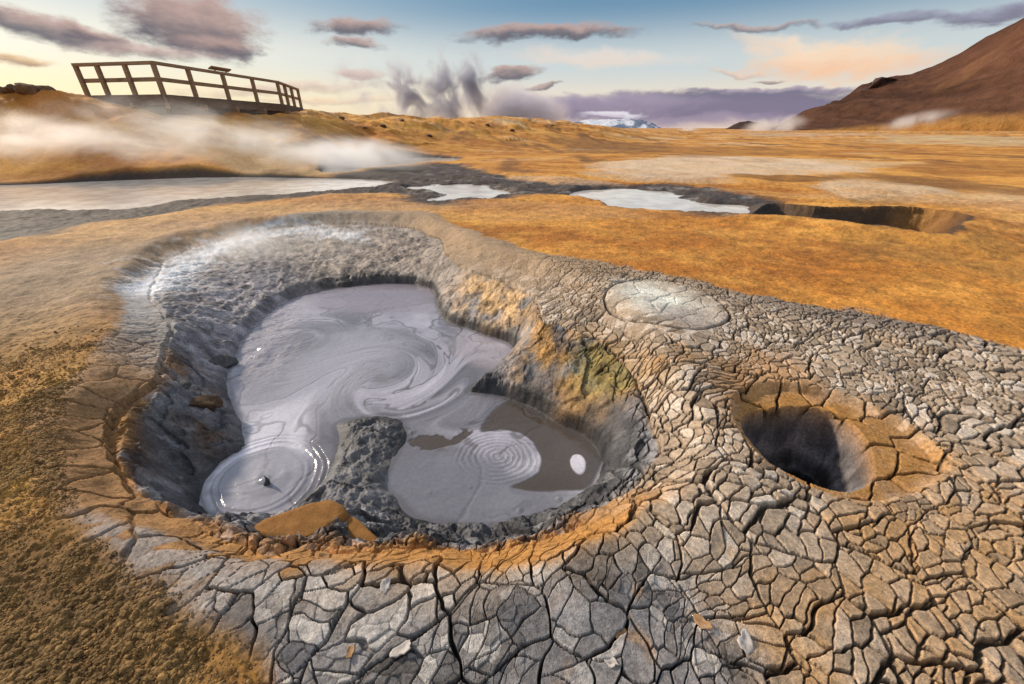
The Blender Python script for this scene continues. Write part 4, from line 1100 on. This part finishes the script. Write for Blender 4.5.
# evening gradient blended over the physical sky
def ramp(sock, stops):
    n = nt.add('ShaderNodeValToRGB'); n.color_ramp.interpolation = 'EASE'
    e = n.color_ramp.elements
    while len(e) < len(stops): e.new(.5)
    for el, (p, c) in zip(e, stops): el.position = p; el.color = (*c, 1)
    nt.l.new(sock, n.inputs[0]); return n.outputs[0]
elN = nt.rng(EL, 0.0, R(40), 0, 1, False)
gr_l = ramp(elN, [(0.0, (1.0, .78, .36)), (.07, (1.0, .86, .52)), (.17, (.98, .92, .76)), (.31, (.55, .66, .70)), (.6, (.46, .51, .60)), (1, (.46, .50, .58))])
gr_r = ramp(elN, [(0.0, (.95, .76, .60)), (.07, (.92, .80, .66)), (.16, (.66, .72, .72)), (.31, (.15, .30, .45)), (.6, (.38, .47, .58)), (1, (.46, .50, .58))])
grad = nt.mix(nt.rng(AZ, R(-58), R(10)), gr_l, gr_r)
skyc = nt.mix(0.85, sky, grad)
# clouds
wn = nt.add('ShaderNodeCombineXYZ', ins={0: nt.math('MULTIPLY', AZ, 9.0), 1: nt.math('MULTIPLY', EL, 21.0), 2: 0.0}).outputs[0]
nz = nt.add('ShaderNodeTexNoise', ins={'Vector': wn, 'Scale': 1.1, 'Detail': 7.0, 'Roughness': .55, 'Distortion': .3})
nz2 = nt.add('ShaderNodeTexNoise', ins={'Vector': wn, 'Scale': 2.6, 'Detail': 9.0, 'Roughness': .62})
sc1 = nt.add('ShaderNodeSeparateXYZ', ins={0: nz.outputs['Color']})
azw = nt.math('ADD', AZ, nt.math('MULTIPLY', nt.math('SUBTRACT', sc1.outputs[0], .5), .075))
elw = nt.math('ADD', EL, nt.math('MULTIPLY', nt.math('SUBTRACT', sc1.outputs[1], .5), .045))
PV = nt.add('ShaderNodeCombineXYZ', ins={0: azw, 1: elw, 2: 1.0}).outputs[0]
fine = nt.math('SUBTRACT', nz2.outputs['Fac'], .5)
def cloud(cur, u, v, ru, rv, rot, low, high, dens=1.0, soft=.45, ragged=1.0):
    ca, sa = math.cos(R(rot)), math.sin(R(rot))
    c = np.array(azel(u, v))
    A = (np.array(azel(u + ru * ca, v + ru * sa)) - np.array(azel(u - ru * ca, v - ru * sa))) / 2
    Bv = (np.array(azel(u + rv * sa, v - rv * ca)) - np.array(azel(u - rv * sa, v + rv * ca))) / 2
    Mi = np.linalg.inv(np.array([[A[0], Bv[0]], [A[1], Bv[1]]])); off = -Mi @ c
    p = nt.add('ShaderNodeVectorMath', operation='DOT_PRODUCT', ins={0: PV, 1: (Mi[0, 0], Mi[0, 1], off[0])}).outputs['Value']
    q = nt.add('ShaderNodeVectorMath', operation='DOT_PRODUCT', ins={0: PV, 1: (Mi[1, 0], Mi[1, 1], off[1])}).outputs['Value']
    d2 = nt.math('SQRT', nt.math('ADD', nt.math('MULTIPLY', p, p), nt.math('MULTIPLY', q, q)))
    d2 = nt.math('ADD', d2, nt.math('MULTIPLY', fine, 1.4 * ragged))
    mk = nt.rng(d2, 1 - soft * .85, 1 + soft * .85, dens, 0.0)
    colr = nt.mix(nt.rng(nt.math('ADD', q, nt.math('MULTIPLY', fine, 1.5)), -.7, .9), low, high)
    return nt.mix(mk, cur, colr)
PU = (.145, .135, .165); PK = (.54, .38, .34); OR = (.95, .58, .36); DP = (.20, .19, .27); YL = (.80, .55, .30)
cur = skyc
for a in [
    (700, 108, 215, 16, -1, (.23, .195, .29), (.20, .18, .265), .97, .35, .5), (600, 104, 90, 9, 0, (.34, .28, .38), (.42, .36, .46), .8, .5, .6), (770, 91, 90, 4, -1, DP, (.40, .33, .42), .85, .4, .7), (690, 122, 160, 7, 0, (.55, .42, .46), (.40, .33, .42), .6, .5, .3),
    (840, 60, 85, 17, -2, OR, (1.0, .74, .52), .85, .7, 1.1), (770, 45, 40, 8, 15, (.98, .70, .50), (.98, .8, .62), .5, .8, 1.2), (600, 57, 70, 8, 3, (.98, .72, .56), (.95, .78, .66), .5, .8, 1.0), (735, 71, 30, 3, 0, PK, OR, .5, .7, 1),
    (55, 30, 85, 12, 17, PU, PK, .92, .5, 1), (110, 42, 50, 8, 14, PU, PK, .8, .6, 1), (195, 26, 70, 30, 8, PU, PK, .97, .42, .8), (215, 45, 45, 10, 4, PU, PK, .85, .5, .9), (18, 60, 38, 5, 8, (.42, .26, .18), YL, .85, .6, 1), (150, 51, 70, 5, 3, PK, (.75, .55, .5), .55, .7, 1),
    (357, 26, 40, 9, 1, PU, PK, .92, .45, .9), (354, 44, 24, 6, 2, PU, PK, .88, .5, .9), (357, 72, 24, 5, 2, PK, (.75, .55, .48), .8, .6, .9), (545, 32, 78, 8, -3, PU, PK, .92, .45, .8), (512, 74, 26, 7, -10, PU, PK, .92, .4, .7), (543, 85, 18, 2.5, -14, PU, PK, .85, .5, .6),
    (280, 88, 80, 5, -3, PK, (.85, .62, .52), .55, .7, 1), (330, 100, 60, 3, 0, PK, OR, .4, .7, 1), (750, 28, 50, 3.5, 1, PU, PK, .75, .6, 1), (890, 22, 65, 5, -4, DP, (.34, .35, .45), .85, .5, .9), (985, 17, 55, 8, -8, DP, (.34, .35, .45), .9, .5, .9), (768, 79, 14, 2, 0, PU, PK, .8, .5, .6),
    (612, 114, 30, 3.2, -1, (.66, .60, .68), (.86, .82, .88), .9, .4, .3)]:
    cur = cloud(cur, *a)
# ground-coloured light below the horizon never shows: ground sheet reaches it
bg = nt.add('ShaderNodeBackground', ins={'Color': cur, 'Strength': 1.0})
nt.l.new(bg.outputs[0], out.inputs[0])
W.cycles.sampling_method = 'MANUAL'; W.cycles.sample_map_resolution = 1024
sl = bpy.data.lights.new("sun", 'SUN'); sl.energy = 4.2; sl.angle = R(4); sl.color = (1.0, .87, .71)
so = bpy.data.objects.new("sun", sl); COL.objects.link(so)
dirv = Vector((math.sin(R(SUN_AZ)) * math.cos(R(SUN_EL)), math.cos(R(SUN_AZ)) * math.cos(R(SUN_EL)), math.sin(R(SUN_EL))))
so.rotation_euler = dirv.to_track_quat('Z', 'Y').to_euler(); so.location = dirv * 60

# ------------------------------------------------------------------ render settings
sc.view_settings.view_transform = 'Standard'; sc.view_settings.look = 'None'; sc.view_settings.exposure = 0; sc.view_settings.gamma = 1
cy = sc.cycles
cy.use_denoising = True
try: cy.denoiser = 'OPENIMAGEDENOISE'
except Exception: pass
cy.max_bounces = 7; cy.diffuse_bounces = 3; cy.glossy_bounces = 2; cy.volume_bounces = 5; cy.transparent_max_bounces = 8
cy.volume_step_rate = 1.5; cy.volume_max_steps = 256
cy.use_adaptive_sampling = True; cy.adaptive_threshold = 0.01
print("done", round(time.time() - T0, 1))
